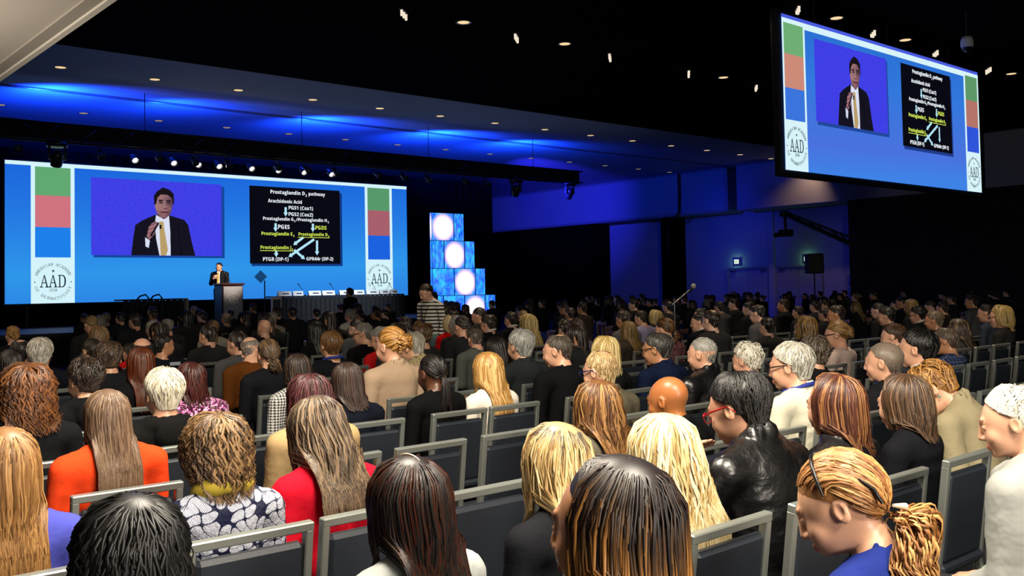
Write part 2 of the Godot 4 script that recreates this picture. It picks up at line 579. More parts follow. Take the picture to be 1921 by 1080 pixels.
func speaker_picture() -> ImageTexture:
	var w := 320
	var h := 180
	var im := Image.create(w * 2, h * 2, false, Image.FORMAT_RGB8)
	var suit := PackedVector2Array([Vector2(92, 180), Vector2(97, 140), Vector2(102, 108), Vector2(118, 97), Vector2(150, 82), Vector2(184, 82), Vector2(222, 92), Vector2(232, 104), Vector2(242, 150), Vector2(250, 180)])
	var shirt := PackedVector2Array([Vector2(152, 82), Vector2(149, 104), Vector2(152, 140), Vector2(160, 180), Vector2(188, 180), Vector2(187, 120), Vector2(184, 80), Vector2(172, 92)])
	var tie := PackedVector2Array([Vector2(160, 98), Vector2(170, 98), Vector2(173, 120), Vector2(181, 166), Vector2(176, 180), Vector2(163, 180), Vector2(161, 130)])
	var face := PackedVector2Array([Vector2(150, 42), Vector2(154, 30), Vector2(168, 25), Vector2(186, 28), Vector2(195, 40), Vector2(193, 58), Vector2(188, 78), Vector2(176, 90), Vector2(164, 88), Vector2(154, 78), Vector2(149, 60)])
	var hair := PackedVector2Array([Vector2(148, 58), Vector2(147, 36), Vector2(156, 24), Vector2(170, 15), Vector2(186, 20), Vector2(196, 30), Vector2(197, 50), Vector2(194, 56), Vector2(192, 40), Vector2(180, 32), Vector2(164, 32), Vector2(156, 40), Vector2(152, 56)])
	var hand := PackedVector2Array([Vector2(134, 112), Vector2(142, 102), Vector2(153, 98), Vector2(159, 104), Vector2(152, 116), Vector2(147, 130), Vector2(135, 142), Vector2(129, 134)])
	var cuff := PackedVector2Array([Vector2(125, 136), Vector2(137, 144), Vector2(134, 162), Vector2(126, 158)])
	var pen := PackedVector2Array([Vector2(157, 100), Vector2(160, 102), Vector2(141, 134), Vector2(137, 132)])
	var mic := PackedVector2Array([Vector2(160, 106), Vector2(165, 106), Vector2(165, 115), Vector2(161, 116)])
	for iy in h * 2:
		for ix in w * 2:
			var x := ix * 0.5
			var y := iy * 0.5
			var p := Vector2(x, y)
			var g := noise.get_noise_2d(x * 0.09, y * 0.14) * 0.025
			var col := Color(0.25 + g, 0.25 + g, 0.90 + g)
			if x > 88 and x < 254 and y > 12:
				if Geometry2D.is_point_in_polygon(p, suit):
					col = Color(0.085, 0.075, 0.125)
					if absf(x - (204 + (y - 90) * 0.12)) < 1.0 and y > 100:
						col = Color(0.05, 0.045, 0.08)
				if Geometry2D.is_point_in_polygon(p, shirt):
					col = Color(0.86, 0.88, 0.96)
				if Geometry2D.is_point_in_polygon(p, tie):
					col = Color(0.76, 0.66, 0.44) if int(x * 0.5 + y) % 6 < 4 else Color(0.66, 0.55, 0.36)
				if Geometry2D.is_point_in_polygon(p, face):
					var q := clampf((x - 150.0) / 44.0 + 0.15 * sin(y * 0.16), 0.0, 1.0)
					col = Color(0.64, 0.46, 0.46).lerp(Color(0.36, 0.25, 0.31), q * q)
					if absf(x - 173) < 2.2 and y > 46 and y < 66:
						col = col.lightened(0.12)
					if y > 70 and absf(x - 173) > 7.0:
						col = col.darkened(0.14)
					for e in [164.0, 183.0]:
						if absf(x - e) < 5.5 and absf(y - 47) < 1.6:
							col = Color(0.16, 0.1, 0.12)
						if absf(x - e) < 4.0 and absf(y - 52) < 1.6:
							col = Color(0.2, 0.14, 0.17)
					if absf(x - 175) < 5.0 and absf(y - 66) < 1.5:
						col = Color(0.38, 0.24, 0.27)
					if absf(x - 173) < 9.0 and absf(y - 75) < 1.8:
						col = Color(0.34, 0.16, 0.2)
				if Geometry2D.is_point_in_polygon(p, hair):
					col = Color(0.1, 0.075, 0.1)
				if Geometry2D.is_point_in_polygon(p, cuff):
					col = Color(0.85, 0.87, 0.95)
				if Geometry2D.is_point_in_polygon(p, hand):
					col = Color(0.64, 0.45, 0.48) if int(y * 0.9 + x * 0.35) % 8 > 1 else Color(0.42, 0.28, 0.32)
				if Geometry2D.is_point_in_polygon(p, pen) or Geometry2D.is_point_in_polygon(p, mic):
					col = Color(0.07, 0.06, 0.1)
			im.set_pixel(ix, iy, col)
	im.resize(w, h, Image.INTERPOLATE_LANCZOS)
	return ImageTexture.create_from_image(im)

func blue_field(side: bool) -> GradientTexture2D:
	# the projected backdrop is itself a printed-looking gradient: deeper blue above, lighter cyan blue below
	var g := Gradient.new()
	if side:
		g.colors = PackedColorArray([Color("2a6fd2"), Color("3278dc"), Color("4a72de"), Color("3f82e6")])
	else:
		g.colors = PackedColorArray([Color("1b66dc"), Color("2478e2"), Color("2f97ea"), Color("2d86e4")])
	g.offsets = PackedFloat32Array([0.0, 0.35, 0.8, 1.0])
	var t := GradientTexture2D.new()
	t.gradient = g
	t.width = 64
	t.height = 128
	t.fill_from = Vector2(0.1, 0)
	t.fill_to = Vector2(0.2, 1)
	return t

var picture: ImageTexture
func squares(parent: Node3D, x0: float, x1: float, ys: Array, z: float, cols: Array):
	for k in 3:
		flat(parent, "colour_square", x0, ys[k], x1, ys[k + 1], z, glow(cols[k]))

func build_main_screen():
	picture = speaker_picture()
	var t := thing("projection_screen", "wide blue projection screen on the stage with speaker picture and slide", "screen", P(0, 0, 29.5))
	part("backing", span(6.78, 20.47, 1.42, 5.55, 0.02, 0.12, 0.01), mat("050506", 0.9), t)
	for x in [7.4, 13.6, 19.8]:
		part("support_leg", span(x - 0.04, x + 0.04, 0.78, 1.44, 0.03, 0.11, 0.005), mat("060607", 0.8), t)
	flat(t, "projected_field", 6.82, 5.51, 20.41, 1.465, 0.0, glow_tex(blue_field(false)))
	var w := glow("d4f3fb")
	flat(t, "white_bar", 6.82, 5.51, 20.41, 5.40, 0.004, w)
	for a in [[7.49, 8.67, 7.6, 8.56], [18.59, 19.75, 18.7, 19.64]]:
		flat(t, "white_panel", a[0], 5.4, a[1], 1.465, 0.004, w)
		squares(t, a[2], a[3], [5.38, 4.56, 3.65, 2.78], 0.008, ["62a872", "cf7380", "1d80ea"] if a[0] < 10 else ["58996c", "a8606c", "1c62e0"])
		seal(t, Vector3((a[0] + a[1]) / 2, 2.09, 0.008), 0.5, glow("1b2b3e"))
	flat(t, "picture_shadow", 9.2, 5.1, 13.27, 2.79, 0.004, glow("16469c"))
	flat(t, "speaker_picture", 9.13, 5.17, 13.17, 2.86, 0.008, glow_tex(picture))
	flat(t, "slide_shadow", 14.2, 5.12, 17.64, 2.54, 0.004, glow("123a84"))
	slide(t, 14.14, 5.2, 17.55, 2.62, 0.008)
	area("screen_glow", P(13.6, 3.48, 29.38), P(13.6, 3.0, 20.0), Vector2(13.4, 4.0), Color(0.25, 0.5, 1.0), 0.25)

func build_side_screen():
	var t := thing("side_screen", "hanging side projection screen in black frame repeating the stage slide", "screen", P(0, 0, 10.5))
	part("frame", span(16.02, 25.0, 3.72, 6.98, 0.02, 0.16, 0.01), mat("060607", 0.7), t)
	flat(t, "projected_field", 16.15, 6.88, 24.87, 3.84, 0.0, glow_tex(blue_field(true)))
	flat(t, "blue_edge", 16.15, 6.9, 24.87, 6.83, 0.003, glow("4a5ce0"))
	var w := glow("d8f4fa")
	flat(t, "white_bar", 16.15, 6.83, 24.87, 6.7, 0.004, w)
	for a in [[16.15, 16.95, 16.2, 16.88], [24.05, 24.87, 24.13, 24.79]]:
		flat(t, "white_panel", a[0], 6.7, a[1], 3.84, 0.004, w)
		squares(t, a[2], a[3], [6.74, 6.13, 5.46, 4.83], 0.008, ["6fae74", "cc8a78", "3a74dc"] if a[0] < 20 else ["5f9868", "b47468", "2f55da"])
		seal(t, Vector3((a[0] + a[1]) / 2, 4.33, 0.008), 0.36, glow("24323e"), 0.95)
	flat(t, "picture_shadow", 17.34, 6.53, 20.25, 4.83, 0.004, glow("22489c"))
	flat(t, "speaker_picture", 17.28, 6.58, 20.19, 4.9, 0.008, glow_tex(picture))
	flat(t, "slide_shadow", 20.91, 6.52, 23.36, 4.63, 0.004, glow("1f3c8a"))
	slide(t, 20.85, 6.59, 23.3, 4.7, 0.008)
	for x in [17.5, 20.5, 23.5]:
		var b := MB.new()
		b.tube([P(x, 6.95, 0.1), P(x, 7.46, 0.1)], [0.02], 6)
		part("hanger", b.mesh(), mat("101012", 0.6, 0.5), t)

# ------------------------------------------------------------------ stage
func build_stage():
	var black := mat("0a0a0c", 0.9)
	var t := thing("stage_platform", "low black stage platform with pleated skirt", "stage", P(12.7, 0, 27.2))
	part("deck", slab(Vector3(15.6, 0.1, 5.6), 0.01), mat("101014", 0.6), t, Vector3(0, 0.73, 0))
	var b := MB.new()
	for k in 78:
		var x := -7.8 + 0.2 * k
		b.box(Vector3(x + 0.1, 0.34, 2.74), Vector3(0.17, 0.68, 0.05), 0.02)
	part("skirt", b.mesh(), black, t)
	# lectern with emblem
	var l := thing("lectern", "dark wood lectern with grey emblem panel on stage", "lectern", P(11.62, 0.78, 25.55), 0.0)
	part("body", slab(Vector3(0.62, 1.1, 0.5), 0.015), mat("33120e", 0.4), l, Vector3(0, 0.55, -0.02))
	var pn := part("front_panel", slab(Vector3(0.56, 1.04, 0.03), 0.006), mat("8d8f98", 0.6), l, Vector3(0, 0.54, 0.24))
	seal(pn, Vector3(0, 0.12, 0.02), 0.21, mat("e8e8ec", 0.6))
	part("top", slab(Vector3(0.7, 0.05, 0.56), 0.012), mat("3d1812", 0.35), l, Vector3(0, 1.13, -0.02))
	var gm := MB.new()
	gm.tube([Vector3(0.1, 1.15, -0.1), Vector3(0.06, 1.3, -0.14), Vector3(-0.02, 1.42, -0.2)], [0.008, 0.006, 0.006], 6)
	gm.tube([Vector3(-0.02, 1.42, -0.2), Vector3(-0.05, 1.46, -0.23)], [0.013, 0.013], 8)
	part("microphone", gm.mesh(), mat("0a0a0a", 0.5), l)
	# flower arrangement at its foot
	var fl := thing("flower_arrangement", "white flowers with green leaves at the foot of lectern", "flowers", P(11.9, 0.78, 24.85))
	var pot := MB.new()
	pot.lathe([Vector2(0.0, 0.0), Vector2(0.1, 0.0), Vector2(0.14, 0.16), Vector2(0.12, 0.16), Vector2(0.0, 0.14)], Vector3.ZERO, 14)
	part("pot", pot.mesh(), mat("d6d2c8", 0.6), fl)
	var petal := MB.new()
	for k in 6:
		var a := TAU * k / 6.0
		petal.quad(Vector3.ZERO, Vector3(cos(a - 0.4), 0.5, sin(a - 0.4)) * 0.035, Vector3(cos(a), 0.35, sin(a)) * 0.06, Vector3(cos(a + 0.4), 0.5, sin(a + 0.4)) * 0.035, Vector3.UP)
	var pm := petal.mesh()
	var leaf := MB.new()
	leaf.quad(Vector3.ZERO, Vector3(0.02, 0.1, 0.0), Vector3(0, 0.26, 0.02), Vector3(-0.02, 0.1, 0.0), Vector3(0, 0, 1))
	var lm := leaf.mesh()
	for k in 16:
		var d := Vector3(rng.randf_range(-0.22, 0.22), rng.randf_range(0.16, 0.42), rng.randf_range(-0.12, 0.16))
		part("flower", pm, mat("eceadf", 0.7), fl, d, Vector3(rng.randf_range(0.0, 1.2), rng.randf() * TAU, 0))
	for k in 18:
		part("leaf", lm, mat("3f6b34", 0.7), fl, Vector3(rng.randf_range(-0.14, 0.14), 0.12, rng.randf_range(-0.1, 0.1)), Vector3(rng.randf_range(-0.6, 0.8), rng.randf() * TAU, rng.randf_range(-0.7, 0.7)))
	# teleprompter glass on its stand
	var tp := thing("teleprompter", "teleprompter with tilted glass on thin stand right of lectern", "prompter", P(12.62, 0.78, 25.4))
	var pb := MB.new()
	pb.tube([Vector3(0, 0.02, 0), Vector3(0, 1.22, 0)], [0.018], 8)
	pb.lathe([Vector2(0.0, 0.03), Vector2(0.2, 0.025), Vector2(0.21, 0.0), Vector2(0, 0)], Vector3.ZERO, 18)
	part("stand", pb.mesh(), mat("0b0b0c", 0.5), tp)
	var gl := StandardMaterial3D.new()
	gl.albedo_color = Color(0.35, 0.5, 0.75, 0.55)
	gl.transparency = BaseMaterial3D.TRANSPARENCY_ALPHA
	gl.roughness = 0.05
	part("glass", slab(Vector3(0.36, 0.26, 0.006)), gl, tp, Vector3(-0.12, 1.33, 0), Vector3(0.5, 0.2, -0.6))
	# tables
	for a in [[13.35, 4.6, "long head table under a black cloth across the stage"], [8.9, 1.8, "short table under a black cloth left of lectern"]]:
		var tb := thing("draped_table", a[2], "table", P(a[0] + a[1] / 2, 0.78, 26.5))
		part("tabletop", slab(Vector3(a[1], 0.04, 0.7), 0.01), mat("121216", 0.8), tb, Vector3(0, 0.74, 0))
		var sk := MB.new()
		var nn := int(a[1] / 0.16)
		for k in nn:
			sk.box(Vector3(-a[1] / 2 + (k + 0.5) * a[1] / nn, 0.36, 0.36), Vector3(a[1] / nn * 0.92, 0.72, 0.03), 0.012)
		part("cloth", sk.mesh(), mat("14151a", 0.9), tb)
	for a in [[13.7, 0.44], [14.15, 0.34], [14.72, 0.42], [15.2, 0.44], [15.82, 0.46], [16.3, 0.38], [16.8, 0.46], [17.25, 0.34], [17.62, 0.28]]:
		var c := thing("name_card", "white folded name card standing along the head table", "card", P(a[0], 1.54, 26.3), 0.0, "name cards on head table")
		part("front_face", slab(Vector3(a[1], 0.15, 0.006)), mat("e6e8ea", 0.7), c, Vector3(0, 0.072, 0.03), Vector3(-0.3, 0, 0))
		part("rear_face", slab(Vector3(a[1], 0.15, 0.006)), mat("dadcde", 0.7), c, Vector3(0, 0.072, -0.02), Vector3(0.3, 0, 0))
		part("print", slab(Vector3(a[1] * 0.5, 0.04, 0.004)), mat("3a4250", 0.7), c, Vector3(0.03, 0.07, 0.036), Vector3(-0.3, 0, 0))
	for x in [14.4, 15.5, 17.05, 18.3 - 0.6]:
		var m := thing("table_microphone", "thin gooseneck microphone on the head table", "microphone", P(x, 1.54, 26.6), 0.0, "gooseneck microphones on head table")
		var mb := MB.new()
		mb.tube([Vector3(0.1, 0.02, 0), Vector3(0.06, 0.2, 0), Vector3(-0.04, 0.32, 0.02)], [0.008], 6)
		mb.tube([Vector3(-0.04, 0.32, 0.02), Vector3(-0.09, 0.37, 0.03)], [0.015], 8)
		part("neck", mb.mesh(), mat("08080a", 0.5), m)
		part("base", slab(Vector3(0.14, 0.03, 0.12), 0.01), mat("0c0c0e", 0.5), m, Vector3(0.1, 0.015, 0))
	var mo := thing("white_monitor", "small white-framed board leaning at the end of head table", "board", P(13.08, 0.78, 25.6), 0.1)
	part("frame", slab(Vector3(0.34, 0.75, 0.05), 0.01), mat("d8dade", 0.6), mo, Vector3(0, 0.38, 0))
	part("panel", slab(Vector3(0.25, 0.62, 0.02), 0.0), mat("4a4c54", 0.6), mo, Vector3(0, 0.36, 0.022))
	# stair rails at the stage's side
	for k in 2:
		var r := thing("stair_rail", "bent black handrail of the stage steps", "handrail", P(8.95 + k * 0.35, 0, 25.3), 0.0, "handrails of stage steps")
		var rb := MB.new()
		rb.tube([Vector3(-0.25, 0.0, 0.2), Vector3(-0.25, 1.3, 0.2), Vector3(0.1, 1.62, 0), Vector3(0.24, 1.66, 0), Vector3(0.32, 1.58, 0), Vector3(0.32, 0.6, 0)], [0.022], 8)
		part("rail", rb.mesh(), mat("0a0a0c", 0.4, 0.6), r)
	var st := thing("stage_steps", "black stage steps beneath the handrails", "steps", P(9.1, 0, 23.55))
	for k in 3:
		part("step", slab(Vector3(1.0, 0.05, 0.3), 0.008), mat("0d0d10", 0.8), st, Vector3(0, 0.2 + 0.19 * k, -0.3 * k))
	part("side_panel", span(-0.52, -0.48, 0, 0.6, 0, 0.7), mat("0a0a0c", 0.9), st)
	build_tower()

func tower_tex(seed_: int, hot: Vector2, hr: float) -> ImageTexture:
	# printed pattern of a backlit decor block: blue and cyan clouds with wavy lines, and the lamp seen through the sheet
	var s := 96
	var im := Image.create(s, s, false, Image.FORMAT_RGB8)
	for y in s:
		for x in s:
			var u := float(x) / s
			var v := float(y) / s
			var a := 0.62 + 1.0 * noise.get_noise_3d(u * 2.6, v * 2.6, seed_ * 5.3)
			var b := 0.5 + 0.9 * noise.get_noise_3d(u * 3.1 + 40.0, v * 2.2, seed_ * 7.1)
			var col := Color(0.05, 0.25, 0.92).lerp(Color(0.2, 0.78, 1.0), clampf(a, 0, 1)).lerp(Color(0.42, 0.42, 0.95), clampf(b * 0.6 - 0.1, 0, 1))
			var wv := absf(fposmod(u * 3.0 + 0.35 * sin(v * 11.0 + seed_), 1.0) - 0.5)
			if wv < 0.035:
				col = col.darkened(0.18)
			if hr > 0.0:
				var d := Vector2(u, v).distance_to(hot)
				if d < hr:
					col = Color(1, 1, 1)
				elif d < hr * 1.25:
					col = Color(1, 1, 1).lerp(Color(0.85, 0.72, 1.0), (d - hr) / (hr * 0.25))
				elif d < hr * 1.6:
					col = Color(0.85, 0.72, 1.0).lerp(col, (d - hr * 1.25) / (hr * 0.35))
			im.set_pixel(x, y, col)
	return ImageTexture.create_from_image(im)

func build_tower():
	var rows := [[3.47, 4.49, [20.81, 21.83, 22.31], 0], [2.44, 3.46, [20.81, 21.36, 22.32, 22.81], 1], [1.43, 2.43, [20.81, 21.82, 22.82, 23.31], 1], [0.42, 1.42, [20.81, 21.3, 22.28, 23.28, 23.8], 2]]
	var n := 0
	for r in rows:
		for k in r[2].size() - 1:
			var x0: float = r[2][k]
			var x1: float = r[2][k + 1]
			var hot: bool = k == r[3]
			var level: String = ["top", "second", "third", "bottom"][rows.find(r)]
			var t := thing("light_block", "glowing blue cube with white lamp spot in the %s level of stepped tower" % level if hot else "plain glowing blue cube %s the lamp cube in the %s level of stepped tower" % ["left of" if k < r[3] else "right of", level], "light block", P((x0 + x1) / 2, r[0], 28.5), 0.0, "lit cubes of the stepped tower")
			var w: float = x1 - x0 - 0.012
			var h: float = r[1] - r[0] - 0.012
			var m := glow_tex(tower_tex(n, Vector2(0.52, 0.52), 0.36 if hot else 0.0), 1.3)
			n += 1
			part("shell", span(-w / 2, w / 2, 0, h, 0.02, 0.12, 0.0), mat("1a3a9a", 0.7), t)
			var b := MB.new()
			b.rect(Vector3(-w / 2, 0, 0.0), Vector3(w, 0, 0), Vector3(0, h, 0), Vector3(0, 0, 1))
			b.rect(Vector3(w / 2, 0, 0.0), Vector3(0, 0, -0.12), Vector3(0, h, 0), Vector3(1, 0, 0))
			b.rect(Vector3(-w / 2, 0, -0.12), Vector3(0, 0, 0.12), Vector3(0, h, 0), Vector3(-1, 0, 0))
			part("lit_sheet", b.mesh(), m, t)
			for e in [-1, 1]:
				part("edge_strip", slab(Vector3(0.012, h, 0.012)), mat("2a4ab0", 0.5), t, Vector3(e * (w / 2 - 0.004), h / 2, 0.008))
	var ped := thing("tower_plinth", "black plinth under the stepped tower of lit cubes", "plinth", P(22.3, 0, 28.6))
	part("box", slab(Vector3(3.1, 0.4, 0.5), 0.01), mat("08080a", 0.9), ped, Vector3(0, 0.2, 0))
	area("tower_glow", P(21.9, 2.4, 28.4), P(21.9, 2.0, 20.0), Vector2(1.6, 3.6), Color(0.4, 0.6, 1.0), 0.12)

# ------------------------------------------------------------------ lighting rig
func build_rig():
	var black := mat("0b0b0d", 0.55, 0.4)
	var t := thing("lighting_truss", "long black lighting truss with valance hung above the stage screen", "truss", P(0, 0, 27.5))
	for a in [[5.85, 0.2], [5.85, -0.2], [6.3, 0.2], [6.3, -0.2]]:
		var b := MB.new()
		b.tube([Vector3(3.0, a[0], a[1]), Vector3(27.5, a[0], a[1])], [0.028], 8)
		part("chord", b.mesh(), black, t)
	for k in 48:
		var x := 3.2 + 0.5 * k
		var b := MB.new()
		var up := k % 2 == 0
		b.tube([Vector3(x, 5.85 if up else 6.3, 0.2), Vector3(x + 0.5, 6.3 if up else 5.85, 0.2)], [0.014], 6)
		b.tube([Vector3(x, 5.85, 0.2 if up else -0.2), Vector3(x + 0.5, 5.85, -0.2 if up else 0.2)], [0.014], 6)
		part("brace", b.mesh(), black, t)
	part("valance", span(3.0, 27.5, 5.8, 6.36, -0.02, 0.02), mat("060607", 0.98), t)
	for x in [5.0, 10.0, 15.0, 20.0, 25.0]:
		var b := MB.new()
		b.tube([Vector3(x, 6.3, 0), Vector3(x, 7.45, 0)], [0.012], 6)
		part("cable", b.mesh(), black, t)
	# bright profile spots facing the hall
	var bodym := lamp_body()
	for x in [9.74, 10.86, 11.6, 12.25, 13.3, 14.2, 15.1, 16.1]:
		lamp(bodym, P(x, 5.578, 27.7), 0.55, true, "black stage spot with bright white lens hung from truss", "bright spots on the truss")
	var x2 := 6.6
	var k2 := 0
	while x2 < 24.8:
		if absf(x2 - 7.56) > 0.55 and absf(x2 - 23.84) > 0.55:
			lamp(bodym, P(x2, 5.578, 27.3), 0.35 + 0.2 * (k2 % 3), false, "unlit black stage spot hung below the truss", "unlit spots on the truss")
		x2 += 1.05 if k2 % 3 != 2 else 1.6
		k2 += 1
	# row of small slot lamps under the truss
	var slot := MB.new()
	slot.box(Vector3.ZERO, Vector3(0.24, 0.06, 0.06), 0.012)
	var sm := slot.mesh()
	var lens := slab(Vector3(0.2, 0.006, 0.04))
	for k in 26:
		var s := thing("slot_lamp", "small blue batten lamp in the row along the truss", "lamp", P(6.8 + 0.72 * k, 5.98, 27.75), 0.0, "blue battens along truss")
		part("housing", sm, black, s)
		part("lens", slab(Vector3(0.18, 0.03, 0.006)), glow("4a78f0", 0.5 if k % 3 else 0.9), s, Vector3(0, 0, 0.034))
	# moving heads
	for a in [[7.56, 5.7, "moving head light hanging above the corner of stage screen"], [23.84, 5.7, "moving head light above the lit cube tower"], [26.66, 5.74, "moving head light at the truss end before the bulkhead"]]:
		var m := thing("moving_head", a[2], "stage light", P(a[0], a[1], 27.2))
		var b := MB.new()
		b.lathe([Vector2(0, 0.06), Vector2(0.26, 0.06), Vector2(0.28, 0.0), Vector2(0.26, -0.06), Vector2(0, -0.06)], Vector3.ZERO, 20)
		part("base", b.mesh(), mat("141418", 0.4), m)
		for sd in [-0.2, 0.2]:
			var y := MB.new()
			y.bar(Vector3(sd, -0.02, 0), Vector3(sd, -0.4, 0), 0.05, 0.12, 0.01)
			part("yoke_arm", y.mesh(), mat("141418", 0.4), m)
		var h := MB.new()
		h.lathe([Vector2(0, 0.2), Vector2(0.1, 0.18), Vector2(0.15, 0.08), Vector2(0.16, -0.1), Vector2(0.14, -0.24), Vector2(0.12, -0.25), Vector2(0.0, -0.24)], Vector3(0, -0.34, 0), 18, Basis(Vector3(1, 0, 0), 0.5))
		part("head", h.mesh(), mat("1c1d24", 0.3), m)

func lamp_body() -> ArrayMesh:
	var b := MB.new()
	b.lathe([Vector2(0, 0.16), Vector2(0.05, 0.155), Vector2(0.07, 0.1), Vector2(0.075, -0.08), Vector2(0.1, -0.12), Vector2(0.1, -0.2), Vector2(0.085, -0.2), Vector2(0.08, -0.13), Vector2(0, -0.13)], Vector3.ZERO, 14)
	return b.mesh()

func lamp(bodym: ArrayMesh, at: Vector3, tilt: float, lit: bool, label: String, group: String):
	var t := thing("stage_spot", label, "stage light", at, 0.0, group)
	var y := MB.new()
	y.tube([Vector3(-0.11, 0, 0), Vector3(-0.11, 0.16, 0), Vector3(0.11, 0.16, 0), Vector3(0.11, 0, 0)], [0.012], 6)
	y.tube([Vector3(0, 0.16, 0), Vector3(0, 0.24, 0)], [0.018], 6)
	part("yoke", y.mesh(), mat("101013", 0.5), t)
	var turn := Vector3(-PI / 2 + tilt, 0, 0)
	part("housing", bodym, mat("101013", 0.35), t, Vector3.ZERO, turn)
	if lit:
		var d := MB.new()
		d.lathe([Vector2(0.0, -0.15), Vector2(0.082, -0.15), Vector2(0.082, -0.155), Vector2(0, -0.185)], Vector3.ZERO, 14)
		part("lens", d.mesh(), glow("fff8ee", 1.6), t, Vector3.ZERO, turn)
		var l := OmniLight3D.new()
		l.name = "lens_light"
		l.position = Basis.from_euler(turn) * Vector3(0, -0.24, 0)
		l.light_color = Color(1.0, 0.96, 0.9)
		l.light_energy = 0.06
		l.omni_range = 60.0
		l.omni_attenuation = 2.0
		l.light_size = 0.08
		l.shadow_enabled = true
		t.add_child(l)
	else:
		var r := MB.new()
		r.lathe([Vector2(0.0, -0.14), Vector2(0.085, -0.14), Vector2(0.0, -0.17)], Vector3.ZERO, 14)
		part("lens", r.mesh(), mat("5a6478", 0.1, 0.2), t, Vector3.ZERO, turn)

func build_ceiling_fixtures():
	var rim := MB.new()
	rim.lathe([Vector2(0.13, 0.0), Vector2(0.17, -0.012), Vector2(0.175, 0.0)], Vector3.ZERO, 18)
	var rm := rim.mesh()
	var disc := MB.new()
	disc.lathe([Vector2(0.13, -0.002), Vector2(0.0, -0.004)], Vector3.ZERO, 16)
	var dm := disc.mesh()
	var pts := []
	for k in 14:
		pts.append([7.2 + 2.386 * k, 25.61, 0.9])
		pts.append([7.2 + 2.386 * k, 31.66, 0.35])
	for x in [12.81, 15.87, 22.05]:
		pts.append([x, 16.25, 1.0])
	for x in [6.8, 9.9, 13.0, 16.06, 19.14, 22.24, 28.39]:
		pts.append([x, 11.05, 1.0])
	for x in [9.9, 13.0]:
		pts.append([x, 5.85, 1.0])
	for a in pts:
		var stage_side: bool = a[1] > 20
		var t := thing("downlight", "small round recessed downlight in the blue-lit ceiling above the stage" if stage_side else "small round recessed downlight in the black ceiling over audience", "downlight", P(a[0], 7.44, a[1]), 0.0, "downlights of blue ceiling" if stage_side else "downlights of black ceiling")
		part("trim_ring", rm, mat("9a9a9a", 0.4, 0.4), t)
		part("lamp_disc", dm, glow("ffdca8", a[2]), t)
	# chandelier-like triple point fittings between them
	var tube := MB.new()
	tube.lathe([Vector2(0.0, 0.0), Vector2(0.028, 0.0), Vector2(0.028, -0.12), Vector2(0.0, -0.13)], Vector3.ZERO, 8)
	var tm := tube.mesh()
	var pl := slab(Vector3(0.5, 0.03, 0.12), 0.01)
	for k in 9:
		var x := 11.28 + 3.1 * k if k < 5 else 17.7 + 3.1 * (k - 5)
		var d := 16.3 if k < 5 else 11.1
		var t := thing("triple_lamp", "black ceiling fitting with three small bright tubes over audience", "lamp", P(x, 7.42, d), 0.7, "triple tube lamps of black ceiling")
		part("plate", pl, mat("0c0c0c", 0.7), t)
		for s in [-1, 0, 1]:
			part("lamp_tube", tm, glow("fff0d8", 0.9), t, Vector3(s * 0.17, -0.015, 0))

